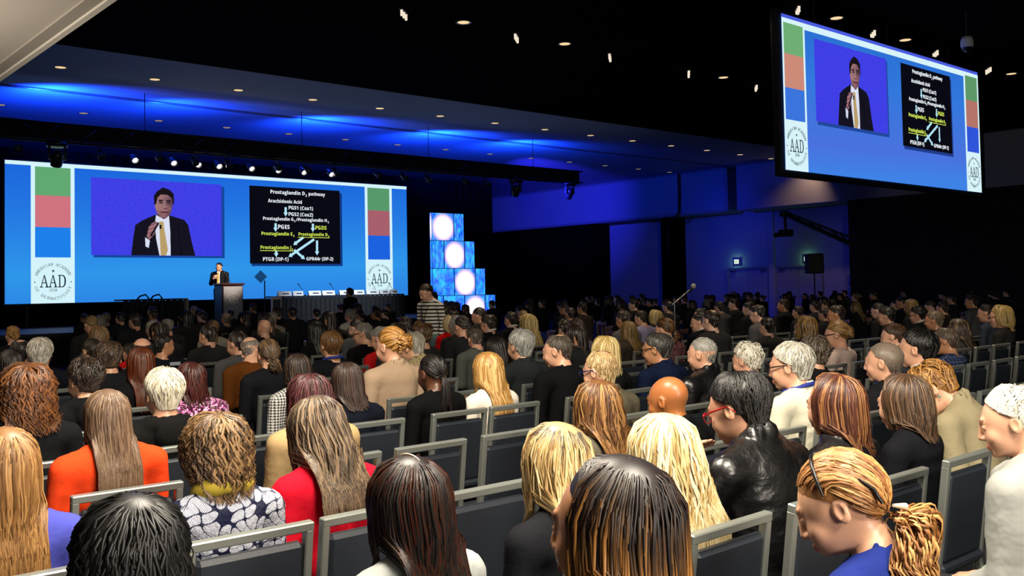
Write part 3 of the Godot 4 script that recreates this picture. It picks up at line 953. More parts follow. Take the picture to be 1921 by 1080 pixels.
func build_hall_gear():
	# dome camera on a ceiling pole
	var t := thing("dome_camera", "white dome security camera hanging on a pole from black ceiling", "camera", P(20.86, 6.66, 9.0))
	var b := MB.new()
	b.lathe([Vector2(0.0, 0.2), Vector2(0.1, 0.2), Vector2(0.13, 0.12), Vector2(0.13, 0.0), Vector2(0.115, -0.03), Vector2(0.0, -0.03)], Vector3.ZERO, 18)
	part("housing", b.mesh(), mat("cfcfd2", 0.5), t)
	var d := MB.new()
	d.lathe([Vector2(0.1, -0.03), Vector2(0.09, -0.08), Vector2(0.05, -0.115), Vector2(0.0, -0.125)], Vector3.ZERO, 18)
	part("dome", d.mesh(), mat("16161a", 0.1), t)
	var pz := MB.new()
	pz.tube([Vector3(0, 0.2, 0), Vector3(0, 0.8, 0)], [0.02], 8)
	part("pole", pz.mesh(), mat("1a1a1c", 0.6), t)
	# camera crane
	var blk := mat("060607", 0.8)
	var j := thing("camera_crane", "black camera crane arm reaching up across the right wall", "crane", P(22.9, 0, 9.3))
	var p0 := Vector3(0.6, 0.55, 0.5)
	var p1 := Vector3(3.17, 3.79, -7.73)
	var side := (p1 - p0).cross(Vector3.UP).normalized()
	for a in [[-0.13, 0.0], [0.13, 0.0], [0.0, 0.24]]:
		var c := MB.new()
		c.tube([p0 + side * a[0] * 1.4 + Vector3.UP * a[1] * 1.4, p1 + side * a[0] * 0.5 + Vector3.UP * a[1] * 0.4], [0.05, 0.035], 6)
		part("arm_tube", c.mesh(), blk, j)
	for k in 18:
		var f0 := k / 18.0
		var f1 := (k + 1) / 18.0
		var s := -1.0 if k % 2 == 0 else 1.0
		var c := MB.new()
		c.tube([p0.lerp(p1, f0) + side * s * lerpf(0.18, 0.06, f0), p0.lerp(p1, f1) + Vector3.UP * lerpf(0.3, 0.1, f1)], [0.02], 5)
		part("arm_brace", c.mesh(), blk, j)
	var hd := MB.new()
	hd.box(p1 + Vector3(0, 0.02, 0), Vector3(0.25, 0.16, 0.25), 0.03)
	hd.tube([p1, p1 + Vector3(0.03, -0.45, 0)], [0.045], 8)
	part("drop_post", hd.mesh(), blk, j)
	var cm := MB.new()
	cm.box(p1 + Vector3(0.03, -0.58, 0), Vector3(0.26, 0.22, 0.42), 0.03)
	cm.tube([p1 + Vector3(0.03, -0.6, 0.1), p1 + Vector3(-0.16, -0.64, -0.3)], [0.08, 0.07], 12)
	part("film_camera", cm.mesh(), blk, j)
	var tr := MB.new()
	for k in 3:
		var a := TAU * k / 3.0
		tr.tube([Vector3(1.0, 1.25, -0.9), Vector3(1.0 + cos(a) * 0.6, 0, -0.9 + sin(a) * 0.6)], [0.04, 0.03], 8)
	part("tripod", tr.mesh(), blk, j)
	part("counterweight", slab(Vector3(0.4, 0.3, 0.3), 0.03), blk, j, p0 + Vector3(-0.05, -0.05, 0.1))
	# loudspeaker on its stand
	var s1 := thing("loudspeaker", "black loudspeaker on a pole stand before the blue-lit doors", "speaker", P(28.58, 0, 17.6), 0.75)
	part("cabinet", slab(Vector3(0.62, 0.66, 0.5), 0.03), mat("0a0a0c", 0.6), s1, Vector3(0, 2.28, 0))
	part("grille", slab(Vector3(0.56, 0.6, 0.02), 0.008), mat("060608", 0.9), s1, Vector3(0, 2.28, 0.255))
	var sp := MB.new()
	sp.tube([Vector3(0, 0.6, 0), Vector3(0, 1.95, 0)], [0.022], 8)
	part("pole", sp.mesh(), blk, s1)
	for k in 3:
		var a := TAU * k / 3.0
		var lg := MB.new()
		lg.tube([Vector3(0, 0.95, 0), Vector3(cos(a) * 0.55, 0.01, sin(a) * 0.55)], [0.016], 6)
		part("leg", lg.mesh(), blk, s1)
	# question microphone in the aisle
	var mc := thing("microphone_stand", "aisle microphone with pale foam ball on boom stand", "microphone", P(13.2, 0, 10.9))
	var ms := MB.new()
	ms.tube([Vector3(0, 0.02, 0), Vector3(0, 1.36, 0)], [0.012], 8)
	ms.tube([Vector3(-0.06, 1.3, 0), Vector3(0.3, 1.55, 0.1)], [0.012], 8)
	part("stand", ms.mesh(), mat("9a9aa0", 0.3, 0.8), mc)
	var mh := MB.new()
	mh.lathe([Vector2(0, -0.12), Vector2(0.018, -0.12), Vector2(0.024, -0.02)], Vector3(0.36, 1.6, 0.12), 10, Basis(Vector3(0, 0, 1), -0.8))
	part("microphone_body", mh.mesh(), mat("101012", 0.5), mc)
	var mf := SphereMesh.new()
	mf.radius = 0.045
	mf.height = 0.095
	part("foam_ball", mf, mat("c8c4bc", 0.95), mc, Vector3(0.38, 1.62, 0.13))
	var bs := MB.new()
	bs.lathe([Vector2(0, 0.03), Vector2(0.14, 0.02), Vector2(0.15, 0.0), Vector2(0, 0)], Vector3.ZERO, 18)
	part("base", bs.mesh(), mat("101012", 0.6), mc)
	# the lit panels under the soffit that light the near rows
	for a in PANELS:
		var pnl := thing("soffit_panel_light", "flush square ceiling light panel under the low soffit", "ceiling light", P(a[0], 4.17, a[1]), 0.0, "soffit light panels")
		part("tray", slab(Vector3(1.3, 0.03, 1.3), 0.01), mat("d0ccc4", 0.6), pnl, Vector3(0, 0.012, 0))
		part("diffuser", slab(Vector3(1.2, 0.01, 1.2)), glow("fff2e0", 1.2), pnl, Vector3(0, -0.008, 0))
	var lp := thing("rear_fill_panel", "added fill light panel on the rear wall, out of view behind the rows", "light panel", P(1.0, 2.6, -7.93))  # made-up panel out of view, body for the added fill on the faces
	part("tray", slab(Vector3(3.1, 1.7, 0.06), 0.01), mat("d0ccc4", 0.6), lp)
	part("diffuser", slab(Vector3(3.0, 1.6, 0.02)), glow("fff4e6", 1.2), lp, Vector3(0, 0, -0.04))
	var sc := thing("added_uplighter", "added steel uplighter out of view left of the rows, brightening the soffit", "lamp", P(-1.2, 0, 9.0))  # made-up lamp outside the view, body for the added soffit fill
	var sb := MB.new()
	sb.lathe([Vector2(0.0, 0.0), Vector2(0.16, 0.0), Vector2(0.16, 0.02), Vector2(0.02, 0.03), Vector2(0.02, 1.9), Vector2(0.05, 1.92), Vector2(0.16, 2.03), Vector2(0.15, 2.03), Vector2(0.0, 1.94)], Vector3.ZERO, 18)
	part("post", sb.mesh(), mat("6a6a6c", 0.4, 0.7), sc)
	var sd := MB.new()
	sd.lathe([Vector2(0.1, 1.99), Vector2(0.0, 1.995)], Vector3.ZERO, 14)
	part("lamp_disc", sd.mesh(), glow("fff2e0", 1.5), sc)

# ------------------------------------------------------------------ distance-field mesher (surface nets)
var fo := Vector3.ZERO
var fc := 0.01
var fx := 0
var fy := 0
var fz := 0
var ff := PackedFloat32Array()

func f_new(lo: Vector3, hi: Vector3, c: float):
	fo = lo
	fc = c
	fx = ceili((hi.x - lo.x) / c) + 1
	fy = ceili((hi.y - lo.y) / c) + 1
	fz = ceili((hi.z - lo.z) / c) + 1
	ff = PackedFloat32Array()
	ff.resize(fx * fy * fz)
	ff.fill(1.0)

func f_cap(a: Vector3, b: Vector3, ra: float, rb: float, k := 0.02):
	var ba := b - a
	var bb := ba.dot(ba) + 0.0000001
	var m := maxf(ra, rb) + k + fc * 2.0
	var lo := (Vector3(minf(a.x, b.x), minf(a.y, b.y), minf(a.z, b.z)) - Vector3.ONE * m - fo) / fc
	var hi := (Vector3(maxf(a.x, b.x), maxf(a.y, b.y), maxf(a.z, b.z)) + Vector3.ONE * m - fo) / fc
	for z in range(maxi(0, int(lo.z)), mini(fz, int(hi.z) + 1)):
		for y in range(maxi(0, int(lo.y)), mini(fy, int(hi.y) + 1)):
			var row := (z * fy + y) * fx
			for x in range(maxi(0, int(lo.x)), mini(fx, int(hi.x) + 1)):
				var p := fo + Vector3(x, y, z) * fc - a
				var h := clampf(p.dot(ba) / bb, 0.0, 1.0)
				var d := (p - ba * h).length() - (ra + (rb - ra) * h)
				var e := ff[row + x]
				var s := maxf(k - absf(e - d), 0.0) / k
				ff[row + x] = minf(e, d) - s * s * k * 0.25

func f_ell(c: Vector3, r: Vector3, k := 0.02, cut := false):
	var m := Vector3.ONE * (k + fc * 2.0) + r
	var lo := (c - m - fo) / fc
	var hi := (c + m - fo) / fc
	for z in range(maxi(0, int(lo.z)), mini(fz, int(hi.z) + 1)):
		for y in range(maxi(0, int(lo.y)), mini(fy, int(hi.y) + 1)):
			var row := (z * fy + y) * fx
			for x in range(maxi(0, int(lo.x)), mini(fx, int(hi.x) + 1)):
				var p := fo + Vector3(x, y, z) * fc - c
				var q := p / r
				var k0 := q.length()
				var k1 := (q / r).length()
				var d := k0 * (k0 - 1.0) / maxf(k1, 0.0001) if k0 > 0.0001 else -minf(r.x, minf(r.y, r.z))
				var e := ff[row + x]
				if cut:
					d = -d
					var s2 := maxf(k - absf(e - d), 0.0) / k
					ff[row + x] = maxf(e, d) + s2 * s2 * k * 0.25
				else:
					var s := maxf(k - absf(e - d), 0.0) / k
					ff[row + x] = minf(e, d) - s * s * k * 0.25

func f_cutcap(a: Vector3, b: Vector3, ra: float, rb: float, k := 0.01):
	var ba := b - a
	var bb := ba.dot(ba) + 0.0000001
	for z in fz:
		for y in fy:
			var row := (z * fy + y) * fx
			for x in fx:
				var e := ff[row + x]
				if e > fc * 3.0:
					continue
				var p := fo + Vector3(x, y, z) * fc - a
				var h := clampf(p.dot(ba) / bb, 0.0, 1.0)
				var d := (ra + (rb - ra) * h) - (p - ba * h).length()
				var s := maxf(k - absf(e - d), 0.0) / k
				ff[row + x] = maxf(e, d) + s * s * k * 0.25

# appends the surface to out = [vertices, normals, indices]
func f_mesh(out: Array):
	var v: PackedVector3Array = out[0]
	var n: PackedVector3Array = out[1]
	var ix: PackedInt32Array = out[2]
	var id := PackedInt32Array()
	id.resize(fx * fy * fz)
	id.fill(-1)
	var sy := fx
	var sz := fx * fy
	var lim := fc * 2.2
	for z in fz - 1:
		for y in fy - 1:
			var o := (z * fy + y) * fx
			for x in fx - 1:
				var i := o + x
				var f0 := ff[i]
				if f0 > lim or f0 < -lim:
					continue
				var f1 := ff[i + 1]
				var f2 := ff[i + sy]
				var f3 := ff[i + sy + 1]
				var f4 := ff[i + sz]
				var f5 := ff[i + sz + 1]
				var f6 := ff[i + sz + sy]
				var f7 := ff[i + sz + sy + 1]
				var neg := int(f0 < 0) + int(f1 < 0) + int(f2 < 0) + int(f3 < 0) + int(f4 < 0) + int(f5 < 0) + int(f6 < 0) + int(f7 < 0)
				if neg == 0 or neg == 8:
					continue
				var s := Vector3.ZERO
				var c := 0
				if (f0 < 0) != (f1 < 0):
					s += Vector3(f0 / (f0 - f1), 0, 0); c += 1
				if (f2 < 0) != (f3 < 0):
					s += Vector3(f2 / (f2 - f3), 1, 0); c += 1
				if (f4 < 0) != (f5 < 0):
					s += Vector3(f4 / (f4 - f5), 0, 1); c += 1
				if (f6 < 0) != (f7 < 0):
					s += Vector3(f6 / (f6 - f7), 1, 1); c += 1
				if (f0 < 0) != (f2 < 0):
					s += Vector3(0, f0 / (f0 - f2), 0); c += 1
				if (f1 < 0) != (f3 < 0):
					s += Vector3(1, f1 / (f1 - f3), 0); c += 1
				if (f4 < 0) != (f6 < 0):
					s += Vector3(0, f4 / (f4 - f6), 1); c += 1
				if (f5 < 0) != (f7 < 0):
					s += Vector3(1, f5 / (f5 - f7), 1); c += 1
				if (f0 < 0) != (f4 < 0):
					s += Vector3(0, 0, f0 / (f0 - f4)); c += 1
				if (f1 < 0) != (f5 < 0):
					s += Vector3(1, 0, f1 / (f1 - f5)); c += 1
				if (f2 < 0) != (f6 < 0):
					s += Vector3(0, 1, f2 / (f2 - f6)); c += 1
				if (f3 < 0) != (f7 < 0):
					s += Vector3(1, 1, f3 / (f3 - f7)); c += 1
				id[i] = v.size()
				v.append(fo + (Vector3(x, y, z) + s / c) * fc)
				n.append(Vector3(f1 + f3 + f5 + f7 - f0 - f2 - f4 - f6, f2 + f3 + f6 + f7 - f0 - f1 - f4 - f5, f4 + f5 + f6 + f7 - f0 - f1 - f2 - f3).normalized())
	for z in range(1, fz - 1):
		for y in range(1, fy - 1):
			var o := (z * fy + y) * fx
			for x in range(1, fx - 1):
				var i := o + x
				if id[i] < 0:
					continue
				var inside := ff[i] < 0
				for ax in 3:
					var st := 1 if ax == 0 else (sy if ax == 1 else sz)
					if (ff[i + st] < 0) == inside:
						continue
					var u := sy if ax == 0 else (sz if ax == 1 else 1)
					var w := sz if ax == 0 else (1 if ax == 1 else sy)
					var a := id[i]
					var b := id[i - u]
					var d := id[i - u - w]
					var e := id[i - w]
					if b < 0 or d < 0 or e < 0:
						continue
					if inside:
						ix.append_array([a, d, b, a, e, d])
					else:
						ix.append_array([a, b, d, a, d, e])
	out[0] = v
	out[1] = n
	out[2] = ix

# ------------------------------------------------------------------ bodies and clothes, all in the frame of a seated figure facing -z
var body_hi := []
var body_chin := []
var body_lo := []
var body_stand := []
var wear := {}

func put_head(cell: float, out: Array):
	f_new(HC + Vector3(-0.11, -0.2, -0.15), HC + Vector3(0.11, 0.14, 0.14), cell)
	var H := HC
	f_ell(H + Vector3(0, 0.03, 0.018), Vector3(0.077, 0.088, 0.098), 0.01)
	f_ell(H + Vector3(0, -0.005, -0.03), Vector3(0.066, 0.085, 0.062), 0.03)
	f_ell(H + Vector3(0, -0.06, -0.034), Vector3(0.05, 0.05, 0.055), 0.03)
	f_ell(H + Vector3(0, -0.098, -0.07), Vector3(0.021, 0.016, 0.019), 0.022)
	for s in [-1.0, 1.0]:
		f_ell(H + Vector3(s * 0.036, -0.034, -0.062), Vector3(0.027, 0.028, 0.024), 0.02)
	f_cap(H + Vector3(0, -0.04, 0.025), H + Vector3(0, -0.2, 0.035), 0.052, 0.06, 0.03)
	f_cap(H + Vector3(-0.03, 0.024, -0.087), H + Vector3(0.03, 0.024, -0.087), 0.011, 0.011, 0.015)
	f_cap(H + Vector3(0, 0.014, -0.096), H + Vector3(0, -0.032, -0.109), 0.008, 0.0105, 0.012)
	for s in [-1.0, 1.0]:
		f_ell(H + Vector3(s * 0.011, -0.036, -0.1), Vector3(0.009, 0.008, 0.009), 0.008)
		f_ell(H + Vector3(s * 0.031, 0.004, -0.1), Vector3(0.016, 0.01, 0.012), 0.01, true)
		f_ell(H + Vector3(s * 0.031, 0.003, -0.085), Vector3(0.012, 0.011, 0.011), 0.004)
		f_ell(H + Vector3(s * 0.079, -0.004, 0.016), Vector3(0.009, 0.031, 0.02), 0.006)
		f_ell(H + Vector3(s * 0.087, -0.002, 0.012), Vector3(0.006, 0.017, 0.01), 0.005, true)
	f_cap(H + Vector3(-0.017, -0.061, -0.094), H + Vector3(0.017, -0.061, -0.094), 0.006, 0.006, 0.006)
	f_cap(H + Vector3(-0.014, -0.071, -0.092), H + Vector3(0.014, -0.071, -0.092), 0.007, 0.007, 0.006)
	f_mesh(out)

func put_hand(wrist: Vector3, fwd: Vector3, palm: Vector3, s: float, curl: float, cell: float, out: Array):
	var side := fwd.cross(palm).normalized() * s
	f_new(wrist - Vector3.ONE * 0.17, wrist + Vector3.ONE * 0.17, cell)
	f_cap(wrist, wrist + fwd * 0.03, 0.026, 0.028, 0.02)
	for k in 4:
		var o := side * (-0.03 + 0.02 * k)
		f_cap(wrist + fwd * 0.03 + o * 0.5, wrist + fwd * 0.085 + o, 0.017, 0.0135, 0.012)
	for k in 4:
		var o := side * (-0.03 + 0.02 * k)
		var ln: float = [0.042, 0.048, 0.045, 0.035][k]
		var b0 := wrist + fwd * 0.085 + o
		var d1 := (fwd * cos(curl) + palm * sin(curl)).normalized()
		var d2 := (fwd * cos(curl * 2.0) + palm * sin(curl * 2.0)).normalized()
		f_cap(b0, b0 + d1 * ln, 0.0095, 0.0085, 0.003)
		f_cap(b0 + d1 * ln, b0 + d1 * ln + d2 * ln * 0.8, 0.0085, 0.0075, 0.003)
	var t0 := wrist + fwd * 0.03 - side * 0.03
	var t1 := t0 + (fwd * 0.7 - side * 0.6 + palm * 0.4).normalized() * 0.045
	f_cap(t0, t1, 0.014, 0.011, 0.008)
	f_cap(t1, t1 + (fwd + palm * 0.5).normalized() * 0.033, 0.0105, 0.008, 0.004)
	f_mesh(out)

func arm_points(pose: String, s: float) -> Array:
	if pose == "chin" and s < 0.0:
		return [Vector3(-0.19, 0.985, 0.01), Vector3(-0.25, 0.75, -0.16), Vector3(-0.09, 1.02, -0.24)]
	if pose == "speak" and s > 0.0:
		return [Vector3(0.19, 0.985, 0.01), Vector3(0.25, 0.73, 0.0), Vector3(0.1, 0.86, -0.22)]
	if pose == "stand":
		return [Vector3(s * 0.19, 0.985, 0.01), Vector3(s * 0.235, 0.72, 0.03), Vector3(s * 0.22, 0.5, -0.04)]
	return [Vector3(s * 0.19, 0.985, 0.01), Vector3(s * 0.216, 0.73, -0.03), Vector3(s * 0.11, 0.625, -0.26)]

func make_body(pose: String, cell: float, head_cell: float, hands: bool) -> Array:
	var out := [PackedVector3Array(), PackedVector3Array(), PackedInt32Array()]
	put_head(head_cell, out)
	var heads: int = out[0].size()
	var low := -0.42 if pose == "stand" or pose == "speak" else 0.0
	f_new(Vector3(-0.36, low - 0.02, -0.62), Vector3(0.36, 1.13, 0.22), cell)
	f_ell(Vector3(0, 0.92, 0.0), Vector3(0.135, 0.15, 0.085), 0.03)
	f_ell(Vector3(0, 0.72, 0.0), Vector3(0.12, 0.18, 0.085), 0.05)
	f_ell(Vector3(0, 0.55, 0.01), Vector3(0.145, 0.11, 0.11), 0.05)
	f_cap(Vector3(-0.14, 0.985, 0.01), Vector3(0.14, 0.985, 0.01), 0.05, 0.05, 0.03)
	f_cap(HC + Vector3(0, -0.08, 0.03), Vector3(0, 1.0, 0.02), 0.056, 0.06, 0.03)
	for s in [-1.0, 1.0]:
		f_cap(Vector3(0, 1.06, 0.02), Vector3(s * 0.13, 1.0, 0.015), 0.04, 0.045, 0.03)
		var a := arm_points(pose, s)
		f_cap(a[0], a[1], 0.045, 0.038, 0.03)
		f_cap(a[1], a[2], 0.038, 0.027, 0.015)
		if low < 0.0:
			f_cap(Vector3(s * 0.085, 0.5, 0.0), Vector3(s * 0.09, 0.08, -0.01), 0.08, 0.055, 0.03)
			f_cap(Vector3(s * 0.09, 0.08, -0.01), Vector3(s * 0.095, -0.34, 0.01), 0.05, 0.036, 0.02)
			f_cap(Vector3(s * 0.095, -0.37, 0.0), Vector3(s * 0.11, -0.385, -0.14), 0.036, 0.03, 0.02)
		else:
			f_cap(Vector3(s * 0.09, 0.55, 0.0), Vector3(s * 0.1, 0.535, -0.41), 0.078, 0.055, 0.03)
			f_cap(Vector3(s * 0.1, 0.53, -0.41), Vector3(s * 0.1, 0.09, -0.4), 0.053, 0.036, 0.02)
			f_cap(Vector3(s * 0.1, 0.045, -0.38), Vector3(s * 0.11, 0.035, -0.52), 0.036, 0.03, 0.02)
	f_mesh(out)
	if hands:
		for s in [-1.0, 1.0]:
			var a := arm_points(pose, s)
			if (pose == "chin" and s < 0.0) or (pose == "speak" and s > 0.0):
				put_hand(a[2], (Vector3(0.35, 0.6, 0.2) if pose == "chin" else Vector3(-0.5, 0.8, -0.1)).normalized(), Vector3(-s * 0.5, 0, 0.85).normalized(), s, 0.8, 0.006, out)
			elif low < 0.0:
				put_hand(a[2], Vector3(0, -1, -0.1).normalized(), Vector3(-s, 0, 0), s, 0.3, 0.007, out)
			else:
				put_hand(a[2], Vector3(-s * 0.35, -0.12, -0.93).normalized(), Vector3(0, -1, 0.1).normalized(), s, 0.35, 0.007, out)
	# lips, eyes: matter of another colour on the face
	var col := PackedColorArray()
	col.resize(out[0].size())
	col.fill(Color(1, 1, 1))
	for k in heads:
		var p: Vector3 = out[0][k] - HC
		if p.z < -0.08:
			if absf(p.y + 0.066) < 0.012 and absf(p.x) < 0.022:
				col[k] = Color(0.8, 0.5, 0.5)
			for s in [-1.0, 1.0]:
				var e := Vector2(p.x - s * 0.031, p.y - 0.003)
				if e.length() < 0.0105:
					col[k] = Color(1.3, 1.5, 1.6)
				if e.length() < 0.005:
					col[k] = Color(0.06, 0.05, 0.05)
				if absf(p.y - 0.027) < 0.005 and absf(p.x - s * 0.031) < 0.018:
					col[k] = Color(0.25, 0.2, 0.17)
	out.append(col)
	return out

func make_wear(kind: String, pose: String, cell: float) -> Array:
	var out := [PackedVector3Array(), PackedVector3Array(), PackedInt32Array()]
	f_new(Vector3(-0.38, 0.42, -0.38), Vector3(0.38, 1.2, 0.26), cell)
	var g := 0.0
	if kind == "blazer" or kind == "leather" or kind == "hood":
		g = 0.014
	f_ell(Vector3(0, 0.92, 0.005), Vector3(0.158 + g, 0.17, 0.108 + g), 0.03)
	f_ell(Vector3(0, 0.72, 0.0), Vector3(0.148 + g, 0.22, 0.112 + g), 0.06)
	f_ell(Vector3(0, 0.54, 0.01), Vector3(0.17 + g, 0.1, 0.132 + g), 0.05)
	f_ell(Vector3(0, 0.99, 0.03), Vector3(0.15 + g, 0.085, 0.085 + g * 0.6), 0.04)
	f_cap(Vector3(-0.145 - g, 0.985, 0.012), Vector3(0.145 + g, 0.985, 0.012), 0.066, 0.066, 0.03)
	for s in [-1.0, 1.0]:
		f_cap(Vector3(0, 1.055, 0.022), Vector3(s * 0.14, 1.002, 0.015), 0.058, 0.056 + g * 0.4, 0.03)
		var a := arm_points(pose, s)
		f_cap(a[0] + Vector3(s * g * 0.5, 0, 0), a[1], 0.061 + g * 0.4, 0.052 + g * 0.4, 0.025)
		f_cap(a[1], a[1].lerp(a[2], 0.92), 0.052 + g * 0.4, 0.038 + g * 0.3, 0.02)
	if kind == "blazer" or kind == "shirt" or kind == "leather":
		var cr := 0.012 if kind == "shirt" else 0.015
		var up := 0.012 if kind == "leather" else 0.0
		var ring := [Vector3(-0.055, 1.035, -0.075), Vector3(-0.074, 1.07 + up, -0.02), Vector3(-0.06, 1.095 + up, 0.045), Vector3(0, 1.108 + up, 0.078), Vector3(0.06, 1.095 + up, 0.045), Vector3(0.074, 1.07 + up, -0.02), Vector3(0.055, 1.035, -0.075)]
		for k in ring.size() - 1:
			f_cap(ring[k], ring[k + 1], cr, cr, 0.008)
			f_cap(ring[k] - Vector3(0, 0.02, 0), ring[k + 1] - Vector3(0, 0.02, 0), cr + 0.006, cr + 0.006, 0.012)
		for s in [-1.0, 1.0]:
			f_cap(Vector3(s * 0.055, 1.03, -0.08), Vector3(s * 0.02, 0.8, -0.122 - g), 0.016, 0.012, 0.012)
	elif kind == "hood":
		for k in 9:
			var a0 := lerpf(-1.9, 1.9, k / 9.0)
			var a1 := lerpf(-1.9, 1.9, (k + 1) / 9.0)
			f_cap(Vector3(sin(a0) * 0.095, 1.055 - 0.012 * absf(a0), 0.03 + cos(a0) * 0.075), Vector3(sin(a1) * 0.095, 1.055 - 0.012 * absf(a1), 0.03 + cos(a1) * 0.075), 0.034, 0.034, 0.02)
		f_ell(Vector3(0, 1.0, 0.125), Vector3(0.095, 0.075, 0.04), 0.03)
	else:
		for k in 12:
			var a0 := TAU * k / 12.0
			var a1 := TAU * (k + 1) / 12.0
			f_cap(Vector3(sin(a0) * 0.072, 1.06 + cos(a0) * 0.016, 0.012 + cos(a0) * 0.066), Vector3(sin(a1) * 0.072, 1.06 + cos(a1) * 0.016, 0.012 + cos(a1) * 0.066), 0.009, 0.009, 0.01)
	f_cutcap(Vector3(0, 1.04, 0.014), Vector3(0, 1.25, 0.008), 0.06, 0.066, 0.006)
	f_mesh(out)
	return out

func make_trousers(stand: bool) -> Array:
	var out := [PackedVector3Array(), PackedVector3Array(), PackedInt32Array()]
	var low := -0.42 if stand else 0.0
	f_new(Vector3(-0.26, low + 0.01, -0.54), Vector3(0.26, 0.72, 0.2), 0.026)
	f_ell(Vector3(0, 0.55, 0.01), Vector3(0.162, 0.11, 0.125), 0.03)
	for s in [-1.0, 1.0]:
		if stand:
			f_cap(Vector3(s * 0.085, 0.5, 0.0), Vector3(s * 0.09, 0.08, -0.01), 0.095, 0.072, 0.03)
			f_cap(Vector3(s * 0.09, 0.08, -0.01), Vector3(s * 0.095, -0.34, 0.01), 0.07, 0.06, 0.02)
		else:
			f_cap(Vector3(s * 0.09, 0.55, 0.0), Vector3(s * 0.1, 0.535, -0.41), 0.092, 0.07, 0.03)
			f_cap(Vector3(s * 0.1, 0.53, -0.41), Vector3(s * 0.1, 0.1, -0.4), 0.07, 0.055, 0.02)
	f_mesh(out)
	return out

func make_shoes(stand: bool) -> ArrayMesh:
	var b := MB.new()
	for s in [-1.0, 1.0]:
		var o := Vector3(s * 0.105, -0.41, -0.07) if stand else Vector3(s * 0.105, 0.0, -0.45)
		b.box(o + Vector3(0, 0.05, 0.02), Vector3(0.085, 0.075, 0.25), 0.03)
		b.box(o + Vector3(0, 0.01, 0.0), Vector3(0.09, 0.02, 0.29), 0.008)
	return b.mesh()

var trousers_seat := []
var shoes_seat: ArrayMesh

func make_bodies():
	body_hi = make_body("sit", 0.026, 0.0062, true)
	body_chin = make_body("chin", 0.026, 0.0062, true)
	body_lo = make_body("sit", 0.045, 0.014, false)
	body_stand = make_body("stand", 0.03, 0.01, true)
	for k in ["crew", "blazer", "shirt", "leather", "hood"]:
		wear[k] = make_wear(k, "sit", 0.016)
	wear["leather_chin"] = make_wear("leather", "chin", 0.014)
	wear["crew_lo"] = make_wear("crew", "sit", 0.034)
	wear["blazer_lo"] = make_wear("blazer", "sit", 0.03)
	wear["crew_stand"] = make_wear("crew", "stand", 0.022)
	wear["blazer_speak"] = make_wear("blazer", "speak", 0.022)
	trousers_seat = make_trousers(false)
	shoes_seat = make_shoes(false)

# bends the seated figure: head turn and nod about the neck, lean about the hips, build; Q = {yaw, pitch, lean, bx, hs}
func posed(src: Array, Q: Dictionary, folds := 0.0, fold_seed := 0.0) -> ArrayMesh:
	var v: PackedVector3Array = src[0].duplicate()
	var n: PackedVector3Array = src[1].duplicate()
	var yaw: float = Q.yaw
	var pitch: float = Q.pitch
	var lean: float = Q.lean
	var bx: float = Q.bx
	var hs: float = Q.hs
	var full := Basis.from_euler(Vector3(pitch, yaw, 0))
	var pivot := Vector3(0, 1.08, 0.005)
	var hip := Vector3(0, 0.52, 0.03)
	var upper := Basis(Vector3.RIGHT, -lean)
	for k in v.size():
		var p := v[k]
		var nr := n[k]
		if folds > 0.0:
			var d := noise.get_noise_3d(p.x * 9.0 + fold_seed, p.y * 5.0 + p.x * 7.0 * signf(p.x), p.z * 8.0) + 0.5 * noise.get_noise_3d(p.x * 22.0 + fold_seed, p.y * 11.0, p.z * 22.0)
			p += nr * d * folds
		var w := smoothstep(1.04, 1.11, p.y)
		p.x *= lerpf(bx, 1.0, w)
		p.z *= lerpf(0.5 + 0.5 * bx, 1.0, w)
		if w > 0.0:
			var q := (p - pivot) * lerpf(1.0, hs, w)
			if w >= 1.0:
				p = pivot + full * q
				nr = full * nr
			else:
				var part_ := Basis.from_euler(Vector3(pitch * w, yaw * w, 0))
				p = pivot + part_ * q
				nr = part_ * nr
		var wl := smoothstep(0.5, 0.8, p.y)
		if wl >= 1.0:
			p = hip + upper * (p - hip)
			nr = upper * nr
		elif wl > 0.0:
			var ub := Basis(Vector3.RIGHT, -lean * wl)
			p = hip + ub * (p - hip)
			nr = ub * nr
		v[k] = p
		n[k] = nr
	var a := []
	a.resize(Mesh.ARRAY_MAX)
	a[Mesh.ARRAY_VERTEX] = v
	a[Mesh.ARRAY_NORMAL] = n
	a[Mesh.ARRAY_INDEX] = src[2]
	if src.size() > 3 and src[3].size() == v.size():
		a[Mesh.ARRAY_COLOR] = src[3]
	var m := ArrayMesh.new()
	m.add_surface_from_arrays(Mesh.PRIMITIVE_TRIANGLES, a)
	return m

# ------------------------------------------------------------------ hair: a close cap and many tapering locks that follow the skull and then hang
const SC := Vector3(0, 0.03, 0.018)
const SR := Vector3(0.078, 0.089, 0.099)
